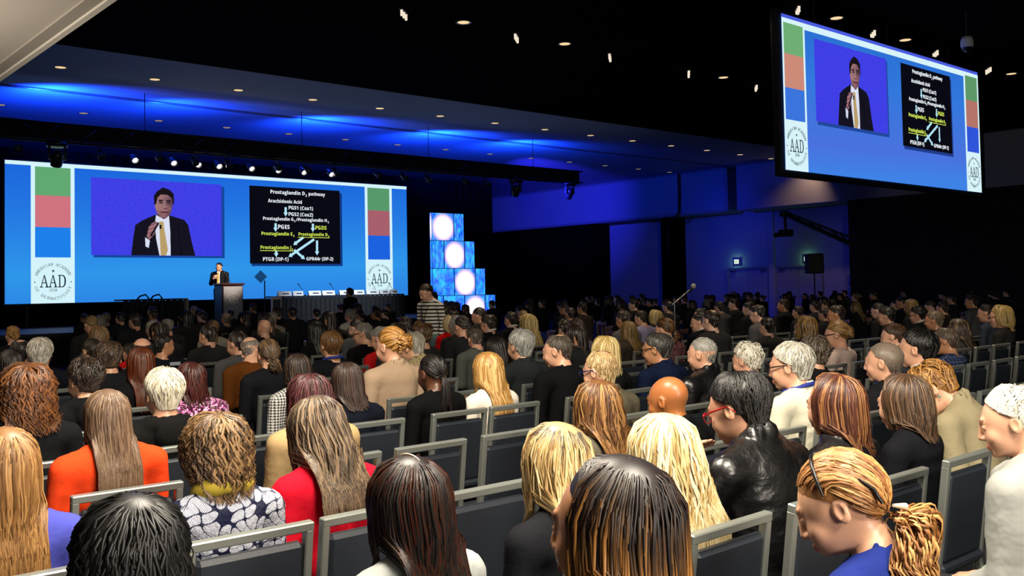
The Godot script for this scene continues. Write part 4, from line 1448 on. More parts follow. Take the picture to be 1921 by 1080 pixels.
# n locks, yend lowest tips (head frame), w half width, t lift over the skull, tilt of the whorl, wave / curl, open = bare angle at the face, kind
var STYLES := {
	"short": {"n": 520, "len": 0.055, "w": 0.0032, "t": 0.010, "wave": 0.002, "kind": "short"},
	"mop": {"n": 520, "len": 0.075, "w": 0.0036, "t": 0.018, "wave": 0.006, "kind": "short"},
	"crew": {"n": 420, "len": 0.022, "w": 0.0026, "t": 0.003, "wave": 0.001, "kind": "short"},
	"crew2": {"n": 300, "len": 0.012, "w": 0.0022, "t": 0.001, "wave": 0.001, "kind": "short"},
	"fringe": {"n": 260, "len": 0.035, "w": 0.003, "t": 0.006, "wave": 0.002, "kind": "short", "bare": 62.0},
	"crown": {"n": 420, "len": 0.045, "w": 0.003, "t": 0.007, "wave": 0.002, "kind": "short", "bare": 27.0},
	"thin": {"n": 520, "len": 0.08, "w": 0.0026, "t": 0.014, "wave": 0.003, "kind": "short", "bare": 20.0},
	"shag": {"n": 480, "len": 0.085, "w": 0.0042, "t": 0.02, "wave": 0.006, "kind": "short"},
	"fluffy": {"n": 420, "len": 0.05, "w": 0.0045, "t": 0.026, "curl": 0.009, "cf": 26.0, "kind": "short", "loose": 0.03},
	"curlyS": {"n": 430, "len": 0.07, "w": 0.005, "t": 0.03, "curl": 0.009, "cf": 24.0, "kind": "short", "loose": 0.03},
	"curlyW": {"n": 420, "yend": -0.1, "w": 0.0065, "t": 0.028, "curl": 0.012, "cf": 14.0, "open": 70.0, "tuck": 0.25, "kind": "hang"},
	"curlyM": {"n": 460, "yend": -0.13, "w": 0.0045, "t": 0.028, "curl": 0.009, "cf": 26.0, "open": 70.0, "kind": "hang", "flare": 0.25},
	"curlyL": {"n": 420, "yend": -0.13, "w": 0.0065, "t": 0.034, "curl": 0.014, "cf": 13.0, "open": 70.0, "kind": "hang", "flare": 0.1},
	"curlyB": {"n": 480, "yend": -0.26, "w": 0.0065, "t": 0.026, "curl": 0.012, "cf": 11.0, "open": 66.0, "kind": "hang", "flare": 0.3},
	"bob": {"n": 460, "yend": -0.115, "w": 0.005, "t": 0.020, "wave": 0.003, "open": 68.0, "tuck": 0.3, "kind": "hang"},
	"bobs": {"n": 480, "yend": -0.14, "w": 0.005, "t": 0.02, "wave": 0.002, "open": 66.0, "tuck": 0.28, "kind": "hang"},
	"bobw": {"n": 440, "yend": -0.12, "w": 0.0055, "t": 0.022, "wave": 0.008, "open": 68.0, "kind": "hang", "tuck": 0.1},
	"long": {"n": 460, "yend": -0.28, "w": 0.005, "t": 0.014, "wave": 0.004, "open": 64.0, "kind": "hang"},
	"longw": {"n": 460, "yend": -0.28, "w": 0.005, "t": 0.016, "wave": 0.011, "open": 64.0, "kind": "hang", "flare": 0.12},
	"longblack": {"n": 480, "yend": -0.32, "w": 0.005, "t": 0.017, "wave": 0.011, "open": 66.0, "kind": "hang", "roots": "2a2724"},
	"longwb": {"n": 520, "yend": -0.33, "w": 0.0055, "t": 0.022, "wave": 0.012, "open": 66.0, "kind": "hang", "flare": 0.2},
	"midpart": {"n": 560, "yend": -0.27, "w": 0.0046, "t": 0.015, "wave": 0.004, "open": 60.0, "kind": "hang", "part": true},
	"ombre": {"n": 600, "yend": -0.4, "w": 0.0046, "t": 0.017, "wave": 0.004, "open": 62.0, "kind": "hang", "ombre": 0.32},
	"half": {"n": 500, "yend": -0.3, "w": 0.0045, "t": 0.013, "wave": 0.003, "open": 62.0, "kind": "hang", "tie": true},
	"braidbob": {"n": 330, "yend": -0.12, "w": 0.0042, "t": 0.016, "wave": 0.001, "open": 64.0, "kind": "hang", "braid": true, "tuck": 0.1},
	"braidpony": {"n": 210, "w": 0.004, "t": 0.01, "kind": "back", "knot": Vector3(0, -0.03, 0.125), "tail": 170, "tlen": 0.2, "spread": 0.05, "braid": true},
	"pony": {"n": 300, "w": 0.0045, "t": 0.008, "kind": "back", "knot": Vector3(0, -0.01, 0.12), "tail": 120, "tlen": 0.2, "spread": 0.03},
	"updo": {"n": 320, "w": 0.0055, "t": 0.018, "kind": "back", "knot": Vector3(0, 0.05, 0.125), "tail": 150, "tlen": 0.07, "spread": 0.045, "tcurl": 0.016},
	"updolow": {"n": 320, "w": 0.0055, "t": 0.015, "kind": "back", "knot": Vector3(0, -0.06, 0.115), "tail": 120, "tlen": 0.07, "spread": 0.04, "tcurl": 0.014},
	"bun": {"n": 320, "w": 0.0045, "t": 0.008, "kind": "back", "knot": Vector3(0, 0.01, 0.118), "bun": 0.032},
	"clips": {"n": 480, "w": 0.0042, "t": 0.015, "kind": "back", "knot": Vector3(0.0, -0.07, 0.112), "tail": 200, "tlen": 0.2, "spread": 0.07, "tcurl": 0.02},
}

func hairline(a: float, tilt: float, covers: bool) -> float:
	# polar angle (degrees from the whorl) where the hair ends over the skull, by azimuth a (0 back .. 180 front)
	if a < 78.0:
		return 999.0
	if a < 112.0:
		return lerpf(96.0, 84.0, (a - 78.0) / 34.0) if not covers else 110.0
	if a < 135.0:
		return lerpf(84.0, 72.0, (a - 112.0) / 23.0)
	return lerpf(72.0, 45.0 + tilt, (a - 135.0) / 45.0)

func flow(az: float, s: float, t: float, tilt: float, inward: float) -> Vector3:
	# point reached after running s metres from the whorl along azimuth az, then hanging
	var leave := deg_to_rad(94.0) - tilt * cos(az)
	var rr := 0.09 + t
	var pol := s / rr
	var extra := 0.0
	if pol > leave:
		extra = (pol - leave) * rr
		pol = leave
	var d := Vector3(sin(pol) * sin(az), cos(pol), sin(pol) * cos(az))
	d = Basis(Vector3.RIGHT, tilt) * d
	var p := SC + d * (SR + Vector3.ONE * t)
	if extra > 0.0:
		var out := Vector3(d.x, 0, d.z).normalized()
		p += Vector3(0, -extra, 0) - out * extra * inward
	return p

class Locks:
	var v := PackedVector3Array()
	var n := PackedVector3Array()
	var i := PackedInt32Array()
	var c := PackedColorArray()

	func lock(pts: Array, w: float, c0: Color, c1: Color, from: float, blunt: bool):
		var m := pts.size()
		var k0 := v.size()
		for j in m:
			var p: Vector3 = pts[j]
			var t: Vector3 = (pts[mini(j + 1, m - 1)] - pts[maxi(j - 1, 0)])
			if t.length_squared() < 0.00000001:
				t = Vector3.DOWN
			t = t.normalized()
			var o := Vector3(p.x, (p.y - 0.02) * (1.0 if p.y > 0.0 else 0.15), p.z - 0.015).normalized()
			var b := t.cross(o).normalized()
			var u := b.cross(t)
			var f := float(j) / (m - 1)
			var ww := w * (1.0 if blunt else (0.55 + 0.45 * minf(f * 4.0, 1.0)) * (1.0 - 0.75 * smoothstep(0.6, 1.0, f)))
			v.append(p + u * ww * 0.55)
			v.append(p + b * ww - u * ww * 0.2)
			v.append(p - b * ww - u * ww * 0.2)
			n.append((u * 0.7 + o * 0.5).normalized())
			n.append((b * 0.75 + o * 0.55).normalized())
			n.append((-b * 0.75 + o * 0.55).normalized())
			var col := c0.lerp(c1, smoothstep(from - 0.12, from + 0.12, f))
			c.append(col)
			c.append(col)
			c.append(col)
		for j in m - 1:
			for s in 3:
				var a0 := k0 + j * 3 + s
				var a1 := k0 + j * 3 + (s + 1) % 3
				i.append_array([a0, a1, a0 + 3, a1, a1 + 3, a0 + 3])

func rest_on_back(p: Vector3, az: float) -> Vector3:
	# long hair lies on shoulders and back instead of passing through them
	if p.y < -0.09:
		var f := clampf((-0.09 - p.y) / 0.13, 0.0, 1.0)
		if absf(az) < 1.75:
			var zb := lerpf(0.092, 0.168, f) - 0.25 * p.x * p.x
			p.z = maxf(p.z, zb)
		else:
			p.z = minf(p.z, lerpf(0.0, -0.13, f))
	return p

func make_hair(style: String, cols: Array, seed_: int, share := 1.0) -> Array:
	var S: Dictionary = STYLES[style]
	var r := RandomNumberGenerator.new()
	r.seed = seed_
	var L := Locks.new()
	var tilt := deg_to_rad(16.0)
	var t: float = S.t
	var kind: String = S.kind
	var w: float = S.w / sqrt(share)
	var bare: float = S.get("bare", 0.0)
	var wave: float = S.get("wave", 0.0)
	var curl: float = S.get("curl", 0.0)
	var cf: float = S.get("cf", 10.0)
	var blunt: bool = S.get("braid", false)
	# cap
	var covers := kind == "hang"
	var na := 30
	var np := 12
	var ct := t * 0.55
	var k0 := 0
	for ia in na:
		var az := TAU * ia / na - PI
		var a := absf(rad_to_deg(az))
		var hl := hairline(a, 16.0, covers) + (11.0 * smoothstep(110.0, 150.0, a) if kind == "back" else 0.0)
		var s1 := deg_to_rad(minf(hl, 102.0)) * (0.09 + ct)
		if hl > 900.0:
			s1 = deg_to_rad(90.0 - 16.0 * cos(az)) * (0.09 + ct) + ((0.05 if kind == "back" else 0.095) if a < 60.0 else lerpf(0.05 if kind == "back" else 0.095, 0.03, (a - 60.0) / 18.0))
		var s0 := deg_to_rad(bare) * 0.09
		for ip in np + 1:
			var p := flow(az, lerpf(s0, s1, float(ip) / np), ct * (1.0 - 0.9 * pow(float(ip) / np, 4.0)), tilt, 0.36)
			L.v.append(p)
			L.n.append(((p - SC) / SR).normalized())
			L.c.append(cols[0])
	for ia in na:
		for ip in np:
			var q0 := ia * (np + 1) + ip
			var q1 := ((ia + 1) % na) * (np + 1) + ip
			L.i.append_array([q0, q0 + 1, q1, q1, q0 + 1, q1 + 1])
	var count := int(S.n * share)
	for k in count:
		var c0: Color = cols[0]
		var pick := r.randf()
		if pick > 0.8:
			c0 = cols[2]
		elif pick > 0.46:
			c0 = cols[1]
		var j := r.randf_range(0.88, 1.1)
		c0 = Color(c0.r * j, c0.g * j, c0.b * j)
		var c1 := c0
		var from := 2.0
		if S.has("ombre"):
			c0 = cols[0] if pick < 0.6 else cols[1]
			c1 = cols[2] if r.randf() < 0.78 else cols[2].lerp(cols[0], 0.75)
			from = S.ombre + r.randf_range(-0.08, 0.14)
		elif S.has("roots"):
			c1 = c0
			c0 = Color(S.roots).srgb_to_linear() if r.randf() < 0.75 else c0
			from = 0.12 + r.randf_range(0.0, 0.1)
		var az := r.randf_range(-PI, PI)
		var a := absf(rad_to_deg(az))
		var ph := 7.0 * noise.get_noise_2d(az * 1.7 + seed_ * 3.1, float(k % 5) * 2.3) + r.randf() * 1.3
		var pts := []
		if kind == "short":
			var hl := hairline(a, 16.0, false)
			var smax := deg_to_rad(minf(hl, 100.0)) * 0.09
			if hl > 900.0:
				smax = deg_to_rad(90.0 - 16.0 * cos(az)) * 0.09 + (0.095 if a < 60.0 else 0.05)
			var lo := deg_to_rad(bare) * 0.09 + 0.002
			var s0 := lerpf(lo, smax, sqrt(r.randf()) if bare < 20.0 else r.randf())
			var ln: float = S.len * r.randf_range(0.7, 1.15)
			var loose: float = S.get("loose", 0.0)
			if a > 150.0 and s0 > smax - 0.03:
				s0 = smax - 0.03 * r.randf()
			for q in 5:
				var f := q / 4.0
				var s := minf(s0 + ln * f, smax + 0.012)
				var lift := t * (0.25 + 0.9 * sin(minf(f * 1.3 + 0.25, 1.0) * PI * 0.5)) * r.randf_range(0.85, 1.1) * (1.0 - 0.55 * clampf((s - smax + 0.05) / 0.05, 0.0, 1.0))
				var p := flow(az + wave * 40.0 * sin(ph + f * 4.0) * f, s, lift, tilt, 0.36)
				if curl > 0.0:
					var o := (p - SC).normalized()
					var e := o.cross(Vector3.UP).normalized()
					p += (e * sin(ph + cf * 6.28 * ln * f) + o * cos(ph + cf * 6.28 * ln * f)) * curl * (0.4 + 0.6 * f) + o.cross(e) * loose * (r.randf() - 0.5) * f
				pts.append(p)
			L.lock(pts, w * r.randf_range(0.75, 1.25), c0, c1, from, false)
		elif kind == "hang":
			var open: float = deg_to_rad(180.0 - S.open)
			var sr := pow(r.randf(), 0.8)
			var s0 := lerpf(0.004, 0.115, sr)
			if a > 140.0:
				s0 = minf(s0, 0.085)
			var lay := t * (1.08 - 0.5 * sr) * r.randf_range(0.82, 1.1)
			var yend: float = S.yend + r.randf_range(-0.025, 0.03) + (0.02 if a > 100.0 else 0.0)
			if S.has("part") or S.get("tie", false):
				az = signf(az) * maxf(absf(az), 0.04)
			var leave_y := SC.y
			var total := (0.09 + lay) * 1.62 + (leave_y - yend) - s0
			var steps := 11
			var flare: float = S.get("flare", 0.0)
			var tuck: float = S.get("tuck", 0.0)
			for q in steps:
				var f := float(q) / (steps - 1)
				var s := s0 + total * f
				var lim := lerpf(PI, open, smoothstep(0.05, 0.13, s))
				var az2 := clampf(az, -lim, lim)
				var tt := lay * (0.45 + 0.55 * smoothstep(0.0, 0.25, f)) if f < 0.3 else lay
				var p := flow(az2, s, tt, tilt, 0.0)
				var hang := clampf((SC.y - 0.03 - p.y) / 0.16, 0.0, 2.0)
				var o := Vector3(p.x, 0, p.z - 0.01).normalized()
				p += o * hang * flare * 0.08
				if tuck > 0.0:
					p -= o * tuck * 0.1 * smoothstep(0.72, 1.0, f)
				var side := Vector3(o.z, 0, -o.x)
				var amp := smoothstep(0.1, 0.5, f)
				if wave > 0.0:
					p += side * sin(ph + s * 30.0) * wave * amp + o * cos(ph * 1.7 + s * 24.0) * wave * 0.6 * amp
				if curl > 0.0:
					p += (side * sin(ph + s * cf * 6.28) + o * cos(ph + s * cf * 6.28)) * curl * (0.25 + 0.75 * amp)
				if S.has("part") and absf(p.x) < 0.003 and p.y > 0.08:
					p.x = 0.003 * signf(az)
				p = rest_on_back(p, az2)
				if S.get("tie", false) and absf(p.x) < 0.05 and p.y < 0.09 and p.y > 0.02 and p.z > 0.0:
					p.x *= 0.35
					p.z += 0.006
				pts.append(p)
			L.lock(pts, w * r.randf_range(0.75, 1.25), c0, c1, from, blunt)
		else:
			# combed back over the skull to a knot
			var knot: Vector3 = S.knot
			var kd := ((knot - SC) / SR).normalized()
			var hl := hairline(a, 16.0, false) + 11.0 * smoothstep(110.0, 150.0, a)
			var smax := deg_to_rad(minf(hl, 100.0)) * 0.09
			if hl > 900.0:
				smax = deg_to_rad(90.0 - 16.0 * cos(az)) * 0.09 + (0.07 if a < 60.0 else 0.035)
			var root := flow(az, lerpf(0.02, smax, sqrt(r.randf())), 0.002, tilt, 0.36)
			var rd := ((root - SC) / SR).normalized()
			if rd.z < -0.35 and rd.y < 0.12:
				continue
			var over := Vector3(rd.x * 0.95, 0.75, 0.05).normalized()
			var lay2 := t * r.randf_range(0.6, 1.1)
			for q in 8:
				var f := q / 7.0
				var d := rd.slerp(kd, f * 0.97) if rd.dot(kd) < 0.999 else kd
				if rd.z < -0.1:
					d = rd.slerp(over, f).slerp(over.slerp(kd, f * 0.97), f)
				var p := SC + d * (SR + Vector3.ONE * lay2 * sin(PI * clampf(0.12 + f * 0.8, 0, 1)))
				p.y += (root.y - (SC + rd * SR).y) * (1.0 - f)
				p += d.cross(Vector3.UP) * 0.002 * sin(ph + f * 7.0)
				pts.append(p)
			var over_ear := false
			for q in pts:
				if absf(q.x) > 0.06 and absf(q.y + 0.004) < 0.03 and q.z > -0.012 and q.z < 0.036:
					over_ear = true
			if over_ear:
				continue
			L.lock(pts, w * r.randf_range(0.75, 1.2), c0, c1, from, blunt)
	if kind == "back":
		var knot2: Vector3 = S.knot
		var tail := int(S.get("tail", 0) * share)
		for k in tail:
			var c0: Color = cols[r.randi() % 3]
			var dir := Vector3(r.randf_range(-1, 1), r.randf_range(-0.6, 0.6), r.randf_range(-0.2, 1.0)).normalized()
			var spread: float = S.spread
			var ln: float = S.tlen * r.randf_range(0.4 if S.has("tcurl") else 0.7, 1.1)
			var tc: float = S.get("tcurl", 0.0)
			var ph := r.randf() * TAU
			var pts := []
			for q in 14:
				var f := q / 13.0
				var p := knot2 + dir * spread * sin(minf(f * 2.2, 1.0) * PI * 0.5) * (1.0 if tc > 0.0 else (0.35 + 0.5 * f)) + Vector3(0, -ln * f, 0.012 * sin(f * 3.0))
				if tc > 0.0:
					p += Vector3(sin(ph + f * 8.0), 0.6 * cos(ph * 1.3 + f * 7.0), cos(ph + f * 8.0)) * tc * (0.3 + f * 0.6)
				p.z = maxf(p.z, 0.07 + 0.05 * smoothstep(-0.08, -0.16, p.y))
				pts.append(p)
			L.lock(pts, w * r.randf_range(0.8, 1.3), c0, c0, 2.0, blunt)
		var bun: float = S.get("bun", 0.0)
		if bun > 0.0:
			for k in 90:
				var c0: Color = cols[r.randi() % 3]
				var pts := []
				var a0 := r.randf() * TAU
				var tw := r.randf() * TAU
				for q in 9:
					var f := q / 8.0
					var a := a0 + f * 2.6
					var b := tw + f * 3.4
					pts.append(knot2 + Vector3(cos(a) * (bun + cos(b) * 0.015), sin(a) * (bun + cos(b) * 0.015), 0.008 + sin(b) * 0.016))
				L.lock(pts, w, c0, c0, 2.0, false)
	for k in range(0, L.i.size(), 3):
		var p := L.v[L.i[k]]
		if (L.v[L.i[k + 1]] - p).cross(L.v[L.i[k + 2]] - p).dot(L.n[L.i[k]] + L.n[L.i[k + 1]] + L.n[L.i[k + 2]]) > 0.0:
			var q := L.i[k + 1]
			L.i[k + 1] = L.i[k + 2]
			L.i[k + 2] = q
	return [L.v, L.n, L.i, L.c]

func to_body(h: Array, sc: float) -> Array:
	var v: PackedVector3Array = h[0].duplicate()
	for k in v.size():
		var p := v[k]
		v[k] = HC + Vector3(p.x * sc, p.y * (0.5 + 0.5 * sc) if p.y > 0.0 else p.y, p.z * sc)
	return [v, h[1], h[2], h[3]]

# ------------------------------------------------------------------ cloth
func cloth_mat(code: String, kind: String) -> StandardMaterial3D:
	var key := code + kind
	if mats.has(key):
		return mats[key]
	var m := StandardMaterial3D.new()
	m.roughness = 0.85
	m.metallic_specular = 0.2
	m.heightmap_enabled = true
	m.heightmap_texture = fold_noise(kind == "leather")
	m.heightmap_scale = 0.45 if kind == "leather" else 0.4
	m.uv1_triplanar = true
	m.uv1_scale = Vector3.ONE * (1.7 if kind == "leather" else 1.8)
	if code.begins_with("P"):
		m.albedo_texture = cloth_print(code)
		m.uv1_triplanar = true
		m.uv1_scale = Vector3.ONE * {"PFLORAL": 4.0, "PFLORAL2": 9.0, "PHOUND": 26.0, "PPIN": 9.0, "PPLAID": 11.0, "PLACE": 7.0, "PMONO": 5.0, "PSTRIPE": 3.2}[code]
		m.uv1_triplanar_sharpness = 4.0
	else:
		m.albedo_color = Color(code)
	if kind == "leather":
		m.metallic_specular = 0.5
		m.roughness = 0.34
		m.clearcoat_enabled = true
		m.clearcoat = 0.4
		m.clearcoat_roughness = 0.25
	mats[key] = m
	return m

var folds_tex := {}
func fold_noise(leather: bool) -> NoiseTexture2D:
	if not folds_tex.has(leather):
		var nt := NoiseTexture2D.new()
		nt.width = 512
		nt.height = 512
		nt.seamless = true
		var fn := FastNoiseLite.new()
		fn.seed = 31 if leather else 17
		fn.noise_type = FastNoiseLite.TYPE_SIMPLEX_SMOOTH
		fn.frequency = 0.012
		fn.fractal_type = FastNoiseLite.FRACTAL_RIDGED if leather else FastNoiseLite.FRACTAL_FBM
		fn.fractal_octaves = 3
		nt.noise = fn
		folds_tex[leather] = nt
	return folds_tex[leather]

func cloth_print(code: String) -> ImageTexture:
	var s := 128
	var im := Image.create(s, s, false, Image.FORMAT_RGB8)
	for y in s:
		for x in s:
			var u := float(x) / s
			var v := float(y) / s
			var c := Color("888888")
			match code:
				"PFLORAL":
					var a := noise.get_noise_3d(sin(u * TAU) * 1.6, cos(u * TAU) * 1.6, sin(v * TAU) * 1.6 + cos(v * TAU) * 2.2)
					var b := noise.get_noise_3d(sin(u * TAU) * 4.0, cos(u * TAU) * 4.0, sin(v * TAU) * 4.0)
					c = Color("3a1026")
					if a > 0.05:
						c = Color("c03a98")
					if a > 0.22:
						c = Color("eec4e6")
					if b > 0.3:
						c = Color("f0ece8")
				"PFLORAL2":
					c = Color("4a1218")
					if noise.get_noise_2d(sin(u * TAU) * 5.0 + 9.0, sin(v * TAU) * 5.0) > 0.25:
						c = Color("c8b8b4")
				"PHOUND":
					var q := int(x / 32) % 2 + int(y / 32) % 2
					c = Color("e6e4e0") if q == 0 else (Color("121214") if q == 2 else (Color("121214") if (x + y) % 32 < 16 else Color("e6e4e0")))
				"PPIN":
					c = Color("8a7c5a") if x % 32 > 2 else Color("b8ac8c")
				"PPLAID":
					c = Color("1c2744")
					if x % 32 < 8 or y % 32 < 8:
						c = Color("3a4a78")
					if x % 64 < 3 or y % 64 < 3:
						c = Color("a8b0c8")
				"PLACE":
					c = Color("d6d8e2") if (x + y) % 6 < 4 else Color("5a607c")
					var a := sin(u * TAU * 2.0 + 2.2 * sin(v * TAU)) + sin(v * TAU * 2.0 + 2.0 * cos(u * TAU * 1.0))
					if absf(a) < 0.24:
						c = Color("1c2038")
				"PMONO":
					c = Color("e8e8e8")
					if sin(u * TAU * 3.0 + 1.5 * sin(v * TAU * 2.0)) > 0.35:
						c = Color("16161a")
				"PSTRIPE":
					c = Color("e2ded2") if y % 21 > 7 else Color("17181f")
			im.set_pixel(x, y, c)
	return ImageTexture.create_from_image(im)

var skins := []
func skin_mat(k: int) -> StandardMaterial3D:
	if skins.is_empty():
		for h in ["e2b49c", "d8a486", "c08a66", "5a3826", "a9683a"]:
			var m := StandardMaterial3D.new()
			m.albedo_color = Color(h)
			m.vertex_color_use_as_albedo = true
			m.roughness = 0.36
			skins.append(m)
	return skins[k]

var hair_white: StandardMaterial3D
func hair_mat() -> StandardMaterial3D:
	if hair_white == null:
		hair_white = StandardMaterial3D.new()
		hair_white.vertex_color_use_as_albedo = true
		hair_white.roughness = 0.42
	return hair_white

# ------------------------------------------------------------------ chairs
var chair_parts := {}
func rail_at(n: int) -> float:
	var d: float = {-1: 1.1, 0: 2.0, 1: 3.05, 2: 4.1, 3: 5.05, 4: 6.0}.get(n, 6.0 + (n - 4) * 0.97)
	return d * 0.92

func build_chairs():
	var b := MB.new()
	b.box(Vector3(0, 0.892, 0.213), Vector3(0.415, 0.03, 0.032), 0.004, Basis(Vector3.RIGHT, 0.12))
	chair_parts["top_rail"] = b.mesh()
	for s in [-1, 1]:
		var p := MB.new()
		p.bar(Vector3(s * 0.193, 0.44, 0.155), Vector3(s * 0.193, 0.882, 0.211), 0.028, 0.032, 0.004)
		chair_parts["back_post%d" % s] = p.mesh()
		var l := MB.new()
		l.bar(Vector3(s * 0.193, 0.0, 0.215), Vector3(s * 0.193, 0.44, 0.155), 0.026, 0.028, 0.004)
		chair_parts["rear_leg%d" % s] = l.mesh()
		var f := MB.new()
		f.bar(Vector3(s * 0.193, 0.0, -0.21), Vector3(s * 0.193, 0.43, -0.2), 0.026, 0.028, 0.004)
		chair_parts["front_leg%d" % s] = f.mesh()
		var e := MB.new()
		e.box(Vector3(s * 0.193, 0.425, -0.02), Vector3(0.024, 0.026, 0.36), 0.004)
		chair_parts["seat_rail%d" % s] = e.mesh()
	var pad := MB.new()
	pad.box(Vector3(0, 0.66, 0.178), Vector3(0.352, 0.375, 0.042), 0.014, Basis(Vector3.RIGHT, 0.126))
	chair_parts["back_pad"] = pad.mesh()
	var seat := MB.new()
	seat.box(Vector3(0, 0.45, -0.02), Vector3(0.4, 0.06, 0.41), 0.022)
	chair_parts["seat_pad"] = seat.mesh()
	var fr := MB.new()
	fr.box(Vector3(0, 0.25, 0.19), Vector3(0.37, 0.02, 0.02), 0.003)
	chair_parts["stretcher"] = fr.mesh()

var chair0: Node3D
func chair(x: float, d: float, label: String, group := ""):
	var c: Node3D
	if chair0 == null:
		c = thing("stacking_chair", label, "chair", P(x, 0, d), 0.0, group)
		var steel := mat("8f948e", 0.34, 0.55)
		var vinyl := rough_noise(mat("20262f", 0.5), 14.0, 0.06, 0.05, 21)
		part("top_rail", chair_parts["top_rail"], steel, c)
		part("back_pad", chair_parts["back_pad"], vinyl, c)
		part("seat_pad", chair_parts["seat_pad"], vinyl, c)
		part("stretcher", chair_parts["stretcher"], steel, c)
		for s in [-1, 1]:
			part("back_post", chair_parts["back_post%d" % s], steel, c)
			part("leg", chair_parts["rear_leg%d" % s], steel, c)
			part("leg", chair_parts["front_leg%d" % s], steel, c)
			part("seat_rail", chair_parts["seat_rail%d" % s], steel, c)
		chair0 = c
	else:
		c = chair0.duplicate()
		c.name = numbered("stacking_chair")
		add_child(c)
		c.remove_meta("group")
		tag(c, label, "chair", group)
		c.position = P(x, 0, d)
	c.rotation.y = rng.randf_range(-0.03, 0.03)

# ------------------------------------------------------------------ the audience
var seats := {}      # row -> taken x positions
func lin(h: String) -> Color:
	return Color(h).srgb_to_linear()

func ring_part(pts: Array, radii: Array, sides: int) -> Array:
	var b := MB.new()
	b.tube(pts, radii, sides)
	b.fix()
	return [b.v, b.n, b.i]

func glasses() -> Array:
	var b := MB.new()
	for s in [-1.0, 1.0]:
		var pts := []
		for k in 13:
			var a := TAU * k / 12.0
			pts.append(HC + Vector3(s * 0.033 + cos(a) * 0.026, 0.0 + sin(a) * 0.019, -0.112 + 0.008 * absf(cos(a) + s) * 0.5))
		b.tube(pts, [0.0024], 6, false)
		b.tube([HC + Vector3(s * 0.06, 0.006, -0.104), HC + Vector3(s * 0.082, 0.012, -0.05), HC + Vector3(s * 0.084, 0.014, 0.015), HC + Vector3(s * 0.083, -0.012, 0.042)], [0.0032, 0.0036, 0.0032, 0.002], 6)
	b.tube([HC + Vector3(-0.008, 0.004, -0.116), HC + Vector3(0.008, 0.004, -0.116)], [0.0022], 6)
	b.fix()
	return [b.v, b.n, b.i]

func neck_ring(y: float, r: float, th: float, seed_: float, from := -PI, to := PI) -> Array:
	var pts := []
	for k in 21:
		var a := lerpf(from, to, k / 20.0)
		pts.append(Vector3(sin(a) * r, y + cos(a) * 0.018 + noise.get_noise_1d(k * 0.7 + seed_) * th * 0.4, 0.012 + cos(a) * r * 0.95))
	return ring_part(pts, [th], 8)

